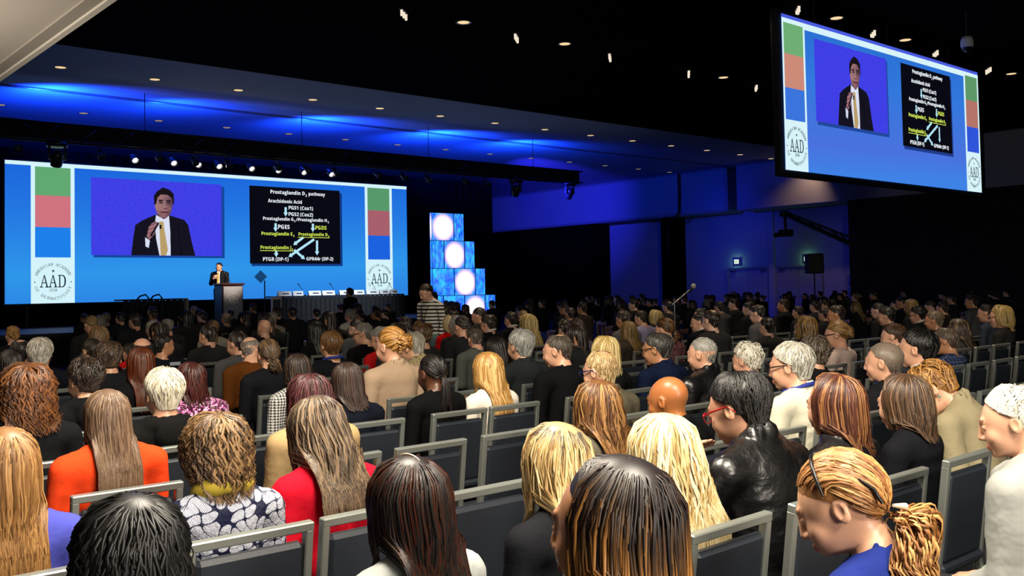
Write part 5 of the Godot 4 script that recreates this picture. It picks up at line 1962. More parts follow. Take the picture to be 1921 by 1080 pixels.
func seat_person(A: Array, k: int):
	# A = [short, label, x, root distance, top, hair scale, style, hair colours, skin, garment, colour, lean, yaw, pitch, extras, row]
	var z_far: float = Vector2(A[2], A[3]).length()
	var hi: bool = z_far < 8.2
	var lean := deg_to_rad(A[11])
	var fem: bool = A[6] in ["long", "longw", "longblack", "longwb", "midpart", "ombre", "half", "bob", "bobs", "bobw", "curlyL", "curlyM", "curlyW", "curlyB", "braidbob", "braidpony", "pony", "updo", "updolow", "bun", "clips", "shag", "curlyS"]
	var hsc: float = clampf(A[5], 0.94, 1.18 if "clips" in A[14] else 1.1)
	var Q := {"yaw": deg_to_rad(A[12]), "pitch": deg_to_rad(A[13]), "lean": lean, "bx": 0.94 if fem else 1.05, "hs": hsc}
	# height of the crown in this pose sets the size of the figure
	var crown := Vector3(0, 0.52, 0.03) + Basis(Vector3.RIGHT, -lean) * (Vector3(0, 1.08 + (1.33 - 1.08) * hsc, 0.0) - Vector3(0, 0.52, 0.03))
	var size := clampf(A[4] / crown.y, 0.9, 1.1)
	var t := thing("person", A[1], "person", P(A[2], 0, A[3]), 0.0)
	t.scale = Vector3.ONE * size
	seats.get_or_add(A[15], []).append([A[2], A[0]])
	var ex: String = A[14]
	var chin: bool = "chin" in ex
	part("body", posed((body_chin if chin else body_hi) if hi else body_lo, Q), skin_mat(A[8]), t)
	var g: String = A[9]
	var src: Array = wear[g]
	if chin:
		src = wear["leather_chin"]
	elif not hi:
		src = wear["blazer_lo" if g == "blazer" or g == "leather" or g == "hood" else "crew_lo"]
	var wn: String = {"crew": "top", "blazer": "jacket", "shirt": "shirt", "leather": "leather_jacket", "hood": "hooded_jacket"}[g]
	part(wn, posed(src, Q, (0.013 if g == "leather" else 0.008) if hi else 0.0, k * 3.7), cloth_mat(A[10], g), t)
	if hi:
		part("trousers", posed(trousers_seat, Q), mat("16171c" if k % 3 else "23242c", 0.9), t)
		part("shoes", shoes_seat, mat("0d0d0d", 0.5), t)
	if A[6] != "bald":
		var cs := []
		for h in A[7].split(","):
			cs.append(lin(h))
		var share := 2.4 if z_far < 4.6 else 1.3 if z_far < 6.0 else (0.6 if z_far < 9.0 else 0.3)
		part("hair", posed(to_body(make_hair(A[6], cs, 100 + k, share), A[5] / hsc), Q), hair_mat(), t)
	if A[6] == "midpart":
		var ln := []
		for q in 11:
			var sq := lerpf(-0.05, 0.034, q / 10.0)
			ln.append(HC + flow(PI if sq < 0.0 else 0.0, absf(sq), 0.0175, deg_to_rad(16.0), 0.0) * Vector3(1, 1, 1))
		part("parting", posed(ring_part(ln, [0.0012, 0.002, 0.0026, 0.003, 0.003, 0.003, 0.003, 0.0028, 0.0024, 0.0018, 0.001], 6), Q), mat("d8b8a0", 0.6), t)
	if "glasses" in ex and z_far < 17.0:
		part("glasses", posed(glasses(), Q), mat("a01818" if "glassesred" in ex else ("16205a" if "olive" in A[0] else "0c0c0e"), 0.3), t)
	if "lanyard" in ex:
		part("lanyard", posed(neck_ring(1.078, 0.086, 0.011, k), Q), mat("1e2f8c", 0.7), t)
	if "scarf" in ex:
		part("scarf", posed(neck_ring(1.075, 0.082, 0.03, k), Q, 0.008, 3.0), mat("a8922a", 0.8), t)
	if "collar" in A[0] or "collar" in A[1]:
		part("shirt_collar", posed(neck_ring(1.098, 0.068, 0.011, k), Q), mat("dcdcdc", 0.8), t)
	if "earring" in ex:
		var e := MB.new()
		e.lathe([Vector2(0, 0.008), Vector2(0.007, 0.0), Vector2(0, -0.008)], HC + Vector3(-0.083, -0.045, 0.012), 8)
		part("earring", posed([e.v, e.n, e.i], Q), mat("1e7a78", 0.3), t)
	if "badge" in ex:
		var bd := MB.new()
		bd.box(Vector3(0.08, 1.0, 0.118), Vector3(0.1, 0.035, 0.012), 0.003)
		part("jacket_badge", posed([bd.v, bd.n, bd.i], Q), mat("9aa0a8", 0.7), t)
	if "clips" in ex:
		var hb := MB.new()
		var arc := []
		for q in 13:
			var aq := lerpf(-1.45, 1.45, q / 12.0)
			arc.append(HC + SC + Vector3(sin(aq) * 0.094, cos(aq) * 0.106, -0.022))
		hb.tube(arc, [0.003, 0.005, 0.005, 0.005], 6)
		hb.fix()
		part("hairband", posed([hb.v, hb.n, hb.i], Q), mat("101012", 0.3), t)
		var c1 := MB.new()
		c1.tube([HC + Vector3(-0.075, 0.05, 0.085), HC + Vector3(-0.07, 0.015, 0.105), HC + Vector3(-0.066, -0.02, 0.108)], [0.004, 0.006, 0.004], 6)
		part("hair_clip", posed([c1.v, c1.n, c1.i], Q), mat("141416", 0.25), t)
		var c2 := MB.new()
		c2.tube([HC + Vector3(-0.045, -0.035, 0.125), HC + Vector3(-0.01, -0.05, 0.142), HC + Vector3(0.02, -0.06, 0.138)], [0.004, 0.009, 0.004], 8)
		part("hair_slide", posed([c2.v, c2.n, c2.i], Q), mat("e8dcc4", 0.3), t)
	chair(A[2], A[3], "grey-framed dark padded chair of the " + A[0])

func build_audience():
	var k := 0
	for A in people():
		seat_person(A, k)
		k += 1

var crowd_hair := {}
var crowd_meshes := {}
func build_crowd():
	var r := RandomNumberGenerator.new()
	r.seed = 99
	var styles := ["short", "short", "bob", "long", "crown", "short", "curlyS", "pony"]
	var tones := [["black-haired", "16110e"], ["brown-haired", "33241a"], ["dark brown-haired", "241a14"], ["grey-haired", "77746c"], ["fair-haired", "7a6238"]]
	var tops := [["black", "0f1013"], ["dark navy", "11151f"], ["charcoal", "1d1e20"], ["brown", "2a1f18"], ["grey", "4a4a4c"]]
	var poses := []
	for k in 6:
		poses.append({"yaw": r.randf_range(-0.35, 0.5), "pitch": r.randf_range(-0.2, 0.05), "lean": r.randf_range(0.02, 0.14), "bx": 1.0, "hs": 1.0})
	for n in range(5, 25):
		var d := rail_at(n) + 0.2
		var x := 0.3 * d + r.randf() * 0.4
		while x < minf(2.5 * d, 34.0):
			var z := Vector2(x, d).length()
			var chance := 0.4 if z < 13.0 else (0.24 if z < 20.0 else 0.2)
			var free := absf(x - 12.6) > 0.5 and absf(x - 13.2) > 0.45
			for o in seats.get(n, []):
				if absf(o[0] - x) < 0.55:
					free = false
			if free and absf(Vector2(x - 8.4, d - 11.5).length()) < 0.7:
				free = false
			if free and Vector2(x - 28.6, d - 17.6).length() < 0.8:
				free = false
			if free and r.randf() < chance:
				crowd_person(x, d, z, styles[r.randi() % styles.size()], tones[r.randi() % 5 if r.randf() < 0.35 else r.randi() % 3], tops[r.randi() % 5 if r.randf() < 0.5 else 0], poses[r.randi() % 6], r.randf_range(0.94, 1.05), r)
				seats.get_or_add(n, []).append([x, ""])
				x += 0.53
			else:
				x += 0.53

func crowd_person(x: float, d: float, z: float, style: String, tone: Array, top: Array, Q: Dictionary, size: float, r: RandomNumberGenerator):
	var t := thing("person", "audience member with %s %s hair in %s top in the dim rows" % [{"short": "short", "bob": "bobbed", "long": "long", "crown": "thinning", "curlyS": "curly", "pony": "tied-back"}[style], tone[0].replace("-haired", ""), top[0]], "person", P(x, 0, d), r.randf_range(-0.1, 0.1), "audience in the dim rows")
	t.scale = Vector3.ONE * size
	var key := str(Q.yaw)
	if not crowd_meshes.has(key):
		crowd_meshes[key] = [posed(body_lo, Q), posed(wear["blazer_lo"], Q)]
	part("body", crowd_meshes[key][0], skin_mat(r.randi() % 3), t)
	part("top", crowd_meshes[key][1], mat(top[1], 0.9), t)
	var hk: String = key + style + tone[1]
	if not crowd_hair.has(hk):
		var b := lin(tone[1])
		crowd_hair[hk] = posed(to_body(make_hair(style, [b, b.lightened(0.06), b.darkened(0.2)], 7, 0.16), 1.0), Q)
	part("hair", crowd_hair[hk], hair_mat(), t)
	if z < 14.0:
		chair(x, d, "grey-framed chair under a dim-row audience member", "occupied chairs in the dim rows")

func build_empty_chairs():
	# empty chairs between the people in the nearer rows
	for n in range(-1, 8):
		var d := rail_at(n) + 0.2
		var x := 0.55 + 0.2 * d
		while x < 2.6 * d + 1.0 and x < 13.0:
			var free := true
			var best := 99.0
			var who := ""
			for o in seats.get(n, []):
				if absf(o[0] - x) < 0.47:
					free = false
				if o[1] != "" and absf(o[0] - x) < best:
					best = absf(o[0] - x)
					who = ("right of" if x > o[0] else "left of")
					who = ("seat %d %s the " % [int(round(best / 0.52)), who]) + o[1]
			if free:
				chair(x, d, "empty chair, " + who if who != "" else "empty grey-framed chair far along a dim row", "empty chairs of the rows")
				x += 0.52
			else:
				x += 0.06

func build_standing():
	# speaker at the lectern
	var stand_shoes := make_shoes(true)
	var legs := make_trousers(true)
	var body_speak := make_body("speak", 0.03, 0.009, true)
	var specs := [
		["person in dark suit with yellow tie speaking at the lectern", P(11.68, 0.78, 26.3), PI - 0.75, body_speak, "blazer_speak", "16171c", "short", "221a16,32261e,1a1410", 1, -0.15, -0.1, 1.02],
		["person standing in a black and white striped sweater with lanyard", P(8.39, 0, 11.55), 1.75, body_stand, "crew_stand", "PSTRIPE", "updolow", "2e2018,40302a,201610", 1, -0.2, -0.4, 1.01],
		["dark silhouetted person standing before the head table", P(14.35, 0, 23.6), 0.2, body_stand, "crew_stand", "141416", "curlyS", "14110f,1e1a17,0e0c0b", 2, 0.0, 0.0, 1.0],
	]
	var k := 0
	for s in specs:
		var t := thing("person", s[0], "person", s[1], s[2])
		t.scale = Vector3.ONE * float(s[11])
		var Q := {"yaw": s[9], "pitch": s[10], "lean": 0.03, "bx": 1.0, "hs": 1.0}
		var up := Vector3(0, 0.41, 0)
		part("body", posed(s[3], Q), skin_mat(s[8]), t, up)
		part("jacket" if k == 0 else "sweater", posed(wear[s[4]], Q, 0.004, k * 5.0), cloth_mat(s[5], "crew"), t, up)
		part("trousers", posed(legs, Q), mat("17181d" if k != 1 else "6f8a8c", 0.9), t, up)
		part("shoes", stand_shoes, mat("0c0c0c", 0.5), t, up)
		var cs := []
		for h in s[7].split(","):
			cs.append(lin(h))
		part("hair", posed(to_body(make_hair(s[6], cs, 900 + k, 0.6), 1.0), Q), hair_mat(), t, up)
		if k == 0:
			var sh := MB.new()
			sh.quad(Vector3(-0.055, 1.06, -0.085), Vector3(0.055, 1.06, -0.085), Vector3(0.03, 0.72, -0.146), Vector3(-0.03, 0.72, -0.146), Vector3(0, 0.1, -1).normalized())
			sh.box(Vector3(0, 0.9, -0.118), Vector3(0.085, 0.34, 0.03), 0.008, Basis(Vector3.RIGHT, 0.14))
			part("shirt", posed([sh.v, sh.n, sh.i], Q), mat("e6e6ea", 0.8), t, up)
			var tie := MB.new()
			tie.box(Vector3(0, 1.03, -0.122), Vector3(0.04, 0.035, 0.02), 0.006)
			tie.box(Vector3(0, 0.87, -0.145), Vector3(0.05, 0.3, 0.01), 0.003, Basis(Vector3.RIGHT, 0.14))
			part("tie", posed([tie.v, tie.n, tie.i], Q), mat("c8a850", 0.7), t, up)
		if k == 1:
			part("lanyard", posed(ring_part([Vector3(-0.07, 1.06, -0.02), Vector3(-0.06, 0.95, -0.125), Vector3(0, 0.72, -0.15), Vector3(0.06, 0.95, -0.125), Vector3(0.07, 1.06, -0.02)], [0.006], 6), Q), mat("101218", 0.7), t, up)
			part("name_badge", posed(_arr(slab_mb(Vector3(0, 0.68, -0.155), Vector3(0.1, 0.13, 0.006))), Q), mat("dfe2e4", 0.7), t, up)
		k += 1

func slab_mb(at: Vector3, size: Vector3) -> MB:
	var b := MB.new()
	b.box(at, size, 0.002)
	return b

func _arr(b: MB) -> Array:
	return [b.v, b.n, b.i]

func people() -> Array:
	return [
		["person with auburn curls", "person with voluminous auburn curls in a black coat", 1.228, 4.846, 1.335, 1.05, "curlyL", "5c3820,7c4e2a,422818", 1, "crew", "17181b", 4.0, 0.0, 0.0, "", 3],
		["person in orange sweater", "person with long straight brown hair in an orange sweater", 1.304, 3.972, 1.280, 0.94, "long", "6b5442,8a7058,5a4434", 1, "crew", "f0481e", 3.0, 0.0, -4.0, "", 2],
		["white-haired person in hooded jacket", "person with neat white hair in a black hooded jacket", 1.861, 4.846, 1.282, 1.22, "short", "cfc8b4,e2dcca,b4aa90", 1, "hood", "141414", 2.0, 0.0, 0.0, "", 3],
		["person with dark short curls", "person with short dark curls and pale neck in a dark jacket", 1.756, 5.720, 1.288, 0.97, "curlyS", "2a2019,3a2c22,1d1612", 1, "hood", "16171a", 4.0, 12.0, -5.0, "", 4],
		["person with tousled brown hair", "person with tousled dark brown hair in a charcoal jacket", 2.473, 7.505, 1.306, 1.18, "mop", "3f2f22,5a4531,2b2018", 1, "crew", "1a1c20", 6.0, -10.0, -8.0, "", 6],
		["person with long dark auburn hair", "person with long sleek dark auburn hair in black", 2.381, 6.612, 1.304, 1.01, "long", "4a1e0c,5c2a12,32130a", 1, "crew", "0f1012", 3.0, -14.0, 0.0, "", 5],
		["grey-haired person in navy suit", "person with thick silver grey hair in a dark navy suit", 2.210, 8.397, 1.325, 1.22, "short", "a8a294,c8c4b8,8a8478", 1, "blazer", "12151c", 3.0, -20.0, 0.0, "", 7],
		["person with thinning dark hair", "person with thinning dark crown beside the silver-haired person", 2.281, 9.290, 1.290, 1.07, "crown", "2a2420,3a322c,1c1815", 1, "crew", "121214", 3.0, -10.0, 0.0, "", 8],
		["person with long black hair", "person with long black hair in front of the thinning dark-haired person", 1.786, 7.505, 1.288, 0.95, "long", "181412,241e1a,100d0c", 1, "crew", "111113", 3.0, 0.0, 0.0, "", 6],
		["person with light brown bob", "person with light brown bob and slate blue top", 3.522, 11.074, 1.322, 1.04, "bob", "6e5438,8a6c4a,523e2a", 1, "crew", "2b3444", 3.0, 0.0, 0.0, "", 10],
		["dark-haired person with visible ear", "person with short dark hair behind the tousled brown-haired person", 2.895, 9.290, 1.261, 1.00, "short", "2a231c,3a3026,1e1914", 1, "blazer", "15171b", 3.0, 10.0, 0.0, "", 8],
		["balding person beside red sleeve", "balding person with dark side hair in black clothes", 3.032, 8.397, 1.292, 1.16, "fringe", "2a241e,1e1a16,3a322a", 1, "crew", "161616", 3.0, -10.0, 0.0, "", 7],
		["person in red leaning forward", "person in a red top partly hidden behind balding person", 3.592, 10.182, 1.112, 0.92, "short", "2a231c,3a3026,1e1914", 1, "crew", "b3161a", 14.0, 0.0, -10.0, "", 9],
		["person turned to the right", "person with short black hair turned in profile to the right", 3.544, 9.290, 1.283, 0.99, "short", "1a1512,261f1a,120f0d", 2, "crew", "14161d", 3.0, -75.0, 0.0, "badge", 8],
		["person with hand behind head", "grey-haired person with head bowed in the dim rows", 4.796, 12.859, 1.322, 1.09, "short", "8a8378,a39c90,6e685e", 1, "crew", "121214", 6.0, -10.0, 0.0, "", 12],
		["person with sandy cropped hair", "person with sandy cropped hair far up front", 6.768, 20.891, 1.305, 1.22, "crew", "7a6c58,8a7c68,6a5c4a", 1, "crew", "141414", 2.0, 0.0, 0.0, "", 21],
		["person with blond topknot", "person with blond hair gathered in a topknot", 3.069, 12.859, 1.304, 0.92, "updo", "9a7440,b48c54,7a5a30", 1, "crew", "1a1a1c", 3.0, 0.0, 0.0, "", 12],
		["person in magenta floral top", "person with dark red-brown waves in a magenta floral top", 2.374, 5.720, 1.234, 0.92, "bobw", "3a1614,52221e,2a0f0e", 1, "crew", "PFLORAL", 4.0, 0.0, 0.0, "", 4],
		["bald person before the lectern", "bald-topped person seated in front of the lectern", 6.623, 16.429, 1.310, 1.22, "fringe", "3a302a,4a3e36,2a2420", 1, "crew", "141416", 2.0, 0.0, 0.0, "", 16],
		["grey balding person by flowers", "grey balding person just in front of the flowers", 7.829, 17.321, 1.306, 1.18, "fringe", "8a8074,9a9084,7a7064", 1, "crew", "2a2a2c", 2.0, 0.0, 0.0, "", 17],
		["person with brown ponytail", "person with light brown ponytail and pale top before lectern", 5.617, 12.859, 1.293, 1.01, "pony", "5c4526,7a5c34,4a361e", 1, "crew", "8a8478", 3.0, 0.0, 0.0, "", 12],
		["person in rust jacket", "grey balding person leaning over in a rust brown jacket", 3.670, 7.505, 1.290, 0.92, "fringe", "6e665c,8a8278,5a544c", 1, "crew", "5e3412", 16.0, -55.0, -10.0, "", 6],
		["person with loose low bun", "person with brown hair loosely tied low at the nape", 3.337, 6.612, 1.306, 0.93, "updolow", "4a3826,6a5238,382a1c", 1, "crew", "15161a", 4.0, -5.0, -4.0, "", 5],
		["bald person with stubble", "bald person with shaved dark stubble in a suit", 5.951, 11.967, 1.307, 1.22, "bald", "2a2420,2a2420,2a2420", 1, "blazer", "141518", 2.0, 0.0, 0.0, "", 11],
		["person in cream top up front", "person with pale cropped hair in a cream top", 8.325, 16.429, 1.306, 1.22, "crew", "9a9080,aaa090,8a8070", 1, "crew", "b8ae98", 2.0, 0.0, 0.0, "", 16],
		["person in houndstooth top", "person with dark brown hair in a black and white houndstooth top", 3.107, 5.720, 1.251, 0.98, "long", "2c2119,3e3024,1e1712", 1, "crew", "PHOUND", 5.0, 0.0, -5.0, "", 4],
		["brown-haired person with blue lanyard", "person with short chestnut hair and a blue lanyard", 4.382, 7.505, 1.309, 1.18, "short", "5c3f22,7a5630,452e18", 1, "crew", "14161b", 3.0, -5.0, 0.0, "lanyard", 6],
		["person with black hair in dim rows", "person with long black hair beside the chestnut-haired person", 5.740, 10.182, 1.307, 1.22, "long", "14110f,1e1a18,0e0c0b", 1, "crew", "101012", 3.0, 0.0, 0.0, "", 9],
		["grey person in dark glasses", "grey-haired person with dark rimmed glasses looking left", 5.878, 9.290, 1.301, 1.09, "short", "6a675e,87847a,54514a", 1, "crew", "111113", 6.0, 40.0, -4.0, "glasses", 8],
		["person in pale shirt up front", "grey-haired person in a pale shirt in the front rows", 10.005, 16.429, 1.309, 1.22, "short", "7a766c,97938a,64605a", 1, "shirt", "c9c6ba", 3.0, 10.0, 0.0, "", 16],
		["person in beige trench coat", "person with frizzy burgundy hair in a beige trench coat", 2.226, 3.972, 1.268, 0.96, "curlyM", "3a1c1c,5c3034,281212", 1, "blazer", "a88f66", 4.0, -5.0, -6.0, "", 2],
		["person with brown box braids", "person with brown box braids in a navy top", 2.961, 4.846, 1.241, 1.05, "braidbob", "2e211c,3c2c25,221814", 3, "crew", "10141f", 5.0, -12.0, -6.0, "", 3],
		["person in beige blazer with updo", "person with curly golden updo in a beige blazer", 3.846, 5.720, 1.389, 1.03, "updo", "9a6c30,c09050,7a5020", 1, "blazer", "a89078", 3.0, 12.0, -3.0, "", 4],
		["grey person in red sweater", "grey-haired person in a bright red sweater", 5.546, 8.397, 1.286, 1.10, "short", "8a877e,a8a59c,74716a", 1, "crew", "c01a1c", 8.0, 20.0, -4.0, "", 7],
		["person in tan pinstripe jacket", "grey-haired person bowed over in a tan pinstripe jacket", 4.713, 6.612, 1.311, 1.12, "short", "7c776a,9a9588,625e54", 1, "blazer", "PPIN", 8.0, 5.0, -12.0, "", 5],
		["person with brown curls", "person with brown curls just beyond the tan pinstripe jacket", 6.020, 8.397, 1.303, 1.12, "curlyS", "4a3420,6a4c2e,36261a", 1, "crew", "2c2a28", 4.0, 10.0, -4.0, "", 7],
		["blond person in red jacket", "person with a blond bob in a bright red jacket", 7.727, 10.182, 1.308, 0.92, "bob", "b09a6c,c8b488,8a7448", 1, "crew", "d01216", 2.0, -10.0, 0.0, "", 9],
		["person with black braided ponytail", "person with fine black braids tied in a ponytail", 3.573, 4.846, 1.252, 1.05, "braidpony", "0f0d0d,181414,0a0909", 3, "crew", "0c0c0e", 4.0, 0.0, -4.0, "", 3],
		["blond person in cream top", "person with long golden blond half-up hair in a cream top", 4.013, 4.846, 1.242, 1.14, "half", "a87c40,d8b070,8a6030", 1, "crew", "e6ded0", 3.0, -6.0, -4.0, "", 3],
		["person in grey suit", "person with short brown hair in a mid grey suit", 6.074, 7.505, 1.264, 0.92, "short", "4a4036,5e5246,362f28", 1, "blazer", "5c5e58", 8.0, -20.0, -8.0, "", 6],
		["person with black hair by grey suit", "person with long black hair between grey suit and charcoal jacket", 5.581, 6.612, 1.223, 1.21, "long", "17120f,241d18,100c0a", 1, "crew", "131315", 5.0, 0.0, -8.0, "", 5],
		["person with brown hair and white collar", "person with short dark brown hair and white collar in dim rows", 8.425, 10.182, 1.300, 1.22, "short", "2a231d,3a3028,1f1a16", 1, "blazer", "121317", 3.0, 15.0, -6.0, "", 9],
		["person in dark suit and white collar", "black-haired person in dark suit with a white collar", 9.585, 11.074, 1.306, 1.10, "short", "1e1814,2a221c,15110e", 1, "blazer", "101217", 2.0, 0.0, 0.0, "", 10],
		["person in charcoal tweed jacket", "grey-haired person in a broad charcoal tweed jacket", 5.069, 5.720, 1.328, 1.20, "short", "8a8a84,a8a8a2,6e6e68", 1, "blazer", "25292a", 3.0, -4.0, 0.0, "", 4],
		["balding person in black", "balding brown-haired person in a black jacket, left ear showing", 4.679, 4.846, 1.333, 0.97, "crown", "453c34,5a5048,342d27", 1, "crew", "0e0f11", 4.0, 22.0, -6.0, "", 3],
		["person with ash blond bob", "person with smooth ash blond bob behind the olive jacket", 5.119, 4.846, 1.291, 1.06, "bob", "b09458,d8c48c,8c7440", 1, "crew", "141516", 3.0, -8.0, 0.0, "", 3],
		["sandy balding person in olive jacket", "balding sandy-haired person in an olive jacket and blue-rimmed glasses", 4.190, 3.972, 1.277, 1.12, "crown", "a88c60,d0b888,8a6e48", 1, "blazer", "5a5444", 4.0, 6.0, -4.0, "glasses", 2],
		["person with long pale blond hair", "person with long pale blond hair in the dim middle rows", 8.348, 9.290, 1.316, 1.22, "long", "a08850,c8b078,806a3c", 1, "crew", "1a1e20", 3.0, -5.0, 0.0, "", 8],
		["person in navy jacket with glasses", "balding dark-haired person in a navy jacket and black glasses", 5.751, 4.846, 1.295, 1.21, "crown", "3a3732,56524c,2a2724", 2, "blazer", "131d38", 5.0, 18.0, -4.0, "glasses", 3],
		["grey crew-cut person in black leather", "person with cropped grey hair in a black leather jacket", 5.171, 3.972, 1.309, 0.94, "crew", "8a8880,a8a69e,6e6c66", 1, "leather", "0e0e10", 4.0, 10.0, -4.0, "", 2],
		["person with white curls", "person with a round cap of fluffy white curls", 5.659, 3.972, 1.238, 1.03, "fluffy", "cdc8b8,e0dccc,b0a994", 1, "crew", "1a1a1c", 4.0, 0.0, -4.0, "", 2],
		["person in shiny black leather jacket", "person with thinning black hair and red glasses in shiny leather jacket", 3.004, 2.040, 1.335, 1.17, "thin", "141312,242220,0d0c0c", 1, "leather", "0b0b0c", 9.0, 4.0, -10.0, "chin,glassesred", 0],
		["bald brown-skinned person", "bald brown-skinned person in a black jacket", 3.676, 3.006, 1.217, 1.22, "bald", "2a2420,2a2420,2a2420", 4, "blazer", "0d0e10", 5.0, 8.0, -6.0, "", 1],
		["person with copper and gold hair", "person with long copper hair streaked with gold", 3.137, 3.006, 1.232, 1.18, "longw", "6a4628,a67a48,4a301c", 1, "blazer", "5a5446", 3.0, -8.0, -4.0, "", 1],
		["person in lavender shirt", "dark-haired person in a lavender shirt", 10.601, 9.290, 1.301, 0.96, "short", "1e1915,2a231e,15110f", 1, "shirt", "8c86a8", 6.0, 5.0, -4.0, "", 8],
		["blond person past lavender shirt", "person with straight blond bob beside the lavender shirt", 11.896, 10.182, 1.260, 1.16, "bob", "a08a58,c0aa78,806c40", 1, "crew", "1a1a1c", 3.0, 0.0, 0.0, "", 9],
		["person with brown knot and wine top", "person with brown knotted hair and a spotted wine red top", 7.946, 6.612, 1.307, 0.99, "updolow", "4a3018,6a4a28,342010", 1, "crew", "PFLORAL2", 6.0, 10.0, -6.0, "", 5],
		["person in profile with white collar", "black-haired person in profile with white collar and dark suit", 9.660, 7.505, 1.301, 0.94, "short", "15110f,1f1a17,0e0c0b", 1, "blazer", "0e0f13", 5.0, 35.0, -6.0, "", 6],
		["person with dark ponytail in grey", "person with dark ponytail in a mauve grey top", 7.472, 7.505, 1.309, 0.92, "pony", "2e2018,40302a,201610", 1, "crew", "5c566c", 4.0, 0.0, 0.0, "", 6],
		["grey-haired person in cream shirt", "grey-haired person in a cream shirt with blue lanyard and glasses", 4.732, 3.006, 1.322, 1.21, "short", "b0ada0,d0cdc2,8e8b80", 1, "shirt", "e4e0c8", 4.0, 14.0, -4.0, "lanyard,glasses", 1],
		["person with grey-brown curls", "person with rounded grey-brown curls", 6.470, 3.972, 1.242, 1.13, "curlyS", "564a3e,74675a,40362c", 1, "crew", "1c1b1c", 3.0, 0.0, 0.0, "", 2],
		["person in pink knit with bun", "person with a blond bun and glasses in a pale pink knit", 8.323, 4.846, 1.287, 1.15, "bun", "7a5c34,9c7a4a,5c4424", 1, "crew", "cdb6ac", 3.0, 20.0, -3.0, "glasses", 3],
		["person with dark blond waves", "person with dark blond wavy bob near the pink knit", 9.146, 5.720, 1.299, 1.12, "bobw", "6a4f2a,94733f,4e3a20", 1, "crew", "161617", 3.0, 0.0, 0.0, "", 4],
		["shaven person in suit with lanyard", "person with closely shaven head in a dark suit and blue lanyard", 5.729, 3.006, 1.274, 1.19, "crew2", "7a6c60,8a7c70,6a5c52", 1, "blazer", "191a1d", 3.0, 10.0, 0.0, "lanyard", 1],
		["person with thick black hair", "person with thick black hair and white collar in a black suit", 6.182, 3.006, 1.343, 1.19, "short", "14110f,1f1b18,0d0b0a", 1, "blazer", "0e0f11", 3.0, 6.0, 0.0, "", 1],
		["balding person in plaid shirt", "balding brown-haired person in a blue plaid shirt", 8.702, 3.972, 1.231, 1.22, "crown", "5a4c40,74655a,44382f", 2, "shirt", "PPLAID", 4.0, 12.0, -6.0, "", 2],
		["young person in grey with blue strap", "person with short brown hair and blue strap beyond the shaven head", 7.748, 3.972, 1.305, 0.94, "short", "3e2a1c,54392a,2c1e14", 1, "crew", "3a3c44", 4.0, 10.0, -4.0, "lanyard", 2],
		["person in khaki blazer leaning over", "person with short golden brown hair bent forward in a khaki blazer", 4.902, 2.040, 1.254, 1.17, "shag", "8a6030,b88848,6a4420", 1, "blazer", "8e8468", 22.0, 18.0, -26.0, "earring", 0],
		["person with red-brown striped bob", "person with sleek red-brown bob streaked with copper", 3.515, 2.040, 1.285, 1.08, "bobs", "5a3426,9a6a40,3c2018", 1, "leather", "121113", 3.0, -4.0, -2.0, "", 0],
		["person with dark brown bob", "person with full dark brown bob flecked with blond", 4.100, 2.040, 1.239, 1.15, "bob", "4a3626,6e543c,32241a", 1, "crew", "121318", 4.0, -6.0, -4.0, "", 0],
		["blond person with glasses far right", "person with smooth blond bob and glasses in profile", 12.000, 4.846, 1.337, 1.21, "bob", "a48a50,c4aa70,846c3c", 1, "crew", "2c2a28", 3.0, 25.0, -3.0, "glasses", 3],
		["person in slate top", "dark-haired person in a slate grey top beside blond bob", 13.715, 5.720, 1.316, 1.04, "short", "1a1512,261f1a,120f0d", 1, "crew", "3a4250", 4.0, 10.0, -4.0, "", 4],
		["tanned grey-haired person", "tanned person with short greying hair in dim right rows", 12.161, 5.720, 1.271, 1.15, "short", "6a5c4a,86765f,524638", 2, "crew", "1a1a1c", 4.0, 12.0, -4.0, "", 4],
		["person with streaked long hair", "person with long dark hair streaked with blond", 10.864, 4.846, 1.192, 1.22, "longw", "3a2c20,7a6448,281e16", 1, "crew", "4a4846", 4.0, 0.0, -4.0, "", 3],
		["dark-haired person with glasses and collar", "dark-haired person with glasses and white collar looking left", 13.570, 6.612, 1.289, 1.22, "short", "15110f,1f1a17,0e0c0b", 1, "blazer", "101116", 5.0, 12.0, -4.0, "glasses", 5],
		["dark-suited person with pale face", "dark-haired person in a black suit with bowed head", 12.673, 6.612, 1.305, 1.22, "short", "1c1713,28211c,130f0d", 1, "blazer", "0f1015", 5.0, 15.0, -6.0, "", 5],
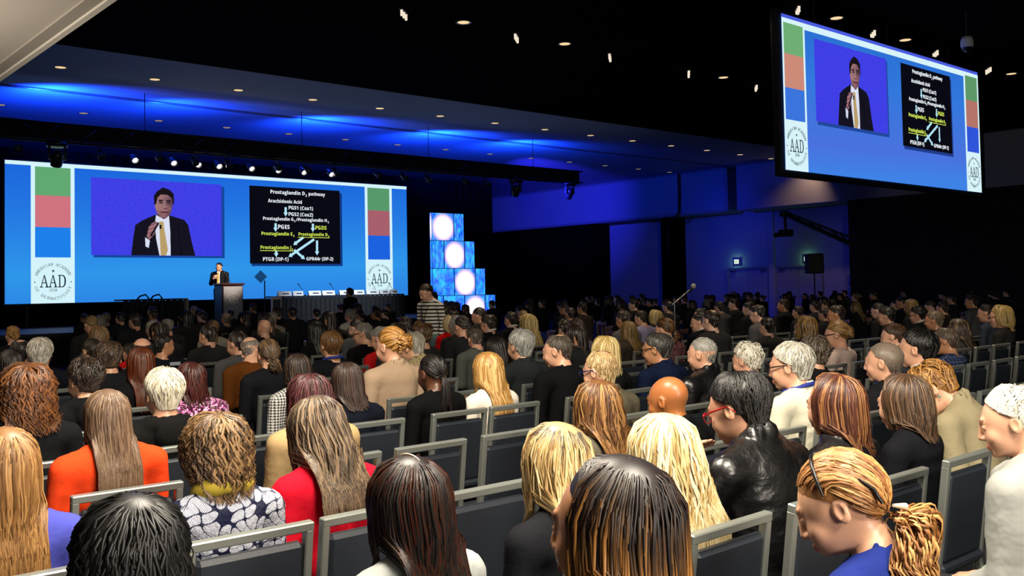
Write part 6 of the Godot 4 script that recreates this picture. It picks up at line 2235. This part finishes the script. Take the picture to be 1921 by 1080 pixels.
		["white-haired person in pale grey jacket", "white-haired person in a pale grey jacket with red pocket trim", 3.328, 1.212, 1.303, 0.92, "mop", "c9c4b6,dcd8cc,aaa494", 1, "blazer", "9a9c98", 8.0, 20.0, -6.0, "", -1],
		["person in violet blue blouse", "person with long copper blond hair in a violet blue blouse", 0.699, 3.006, 1.287, 1.07, "long", "8c643a,b08450,6a4826", 1, "crew", "4a4fb0", 2.0, 0.0, 0.0, "", 1],
		["person with black waves", "person with thick glossy black wavy hair", 0.718, 2.040, 1.228, 1.15, "curlyB", "0d0d0d,161616,080808", 2, "crew", "18181a", 2.0, 0.0, 0.0, "", 0],
		["person in lace-pattern jacket", "person with light brown curls, mustard scarf and navy lace-pattern jacket", 1.341, 3.006, 1.256, 1.07, "curlyW", "5e452c,90704c,42301e", 1, "crew", "PLACE", 3.0, 4.0, -4.0, "scarf", 1],
		["person in crimson top", "person with long tousled brown hair in a crimson top", 1.781, 3.006, 1.278, 1.14, "longw", "4e3f30,80694f,3a2e24", 1, "crew", "c41228", 12.0, -4.0, -12.0, "", 1],
		["person with centre-parted dark hair", "person with centre-parted black hair with rust tints and grey top", 1.432, 2.040, 1.220, 1.22, "midpart", "16100e,2c1a14,3a1608", 1, "crew", "9ea2a0", 2.0, 0.0, -6.0, "", 0],
		["blond person in black blouse", "person with blond hair and dark roots in a black blouse", 1.968, 2.040, 1.255, 1.11, "longblack", "c0a068,e4cc98,9a7444", 1, "crew", "17181c", 3.0, 2.0, -4.0, "", 0],
		["blond person in white and black top", "person with very pale blond waves in a white and black top", 2.452, 2.040, 1.224, 1.22, "longwb", "dcc48c,f4e8c4,b89860", 1, "crew", "PMONO", 3.0, -8.0, -6.0, "", 0],
		["person with dark to caramel hair", "person with glossy dark hair turning caramel at the ends", 1.329, 1.212, 1.338, 1.12, "ombre", "17100d,2a1c14,b0783a", 2, "crew", "1a1a1c", 2.0, 19.0, 0.0, "", -1],
		["person with clipped ginger hair", "person with ginger hair clipped back into a curly ponytail", 2.298, 1.212, 1.204, 1.22, "clips", "96643a,c4935a,744a26", 1, "crew", "1c2a70", 8.0, 22.0, -18.0, "clips", -1],
	]
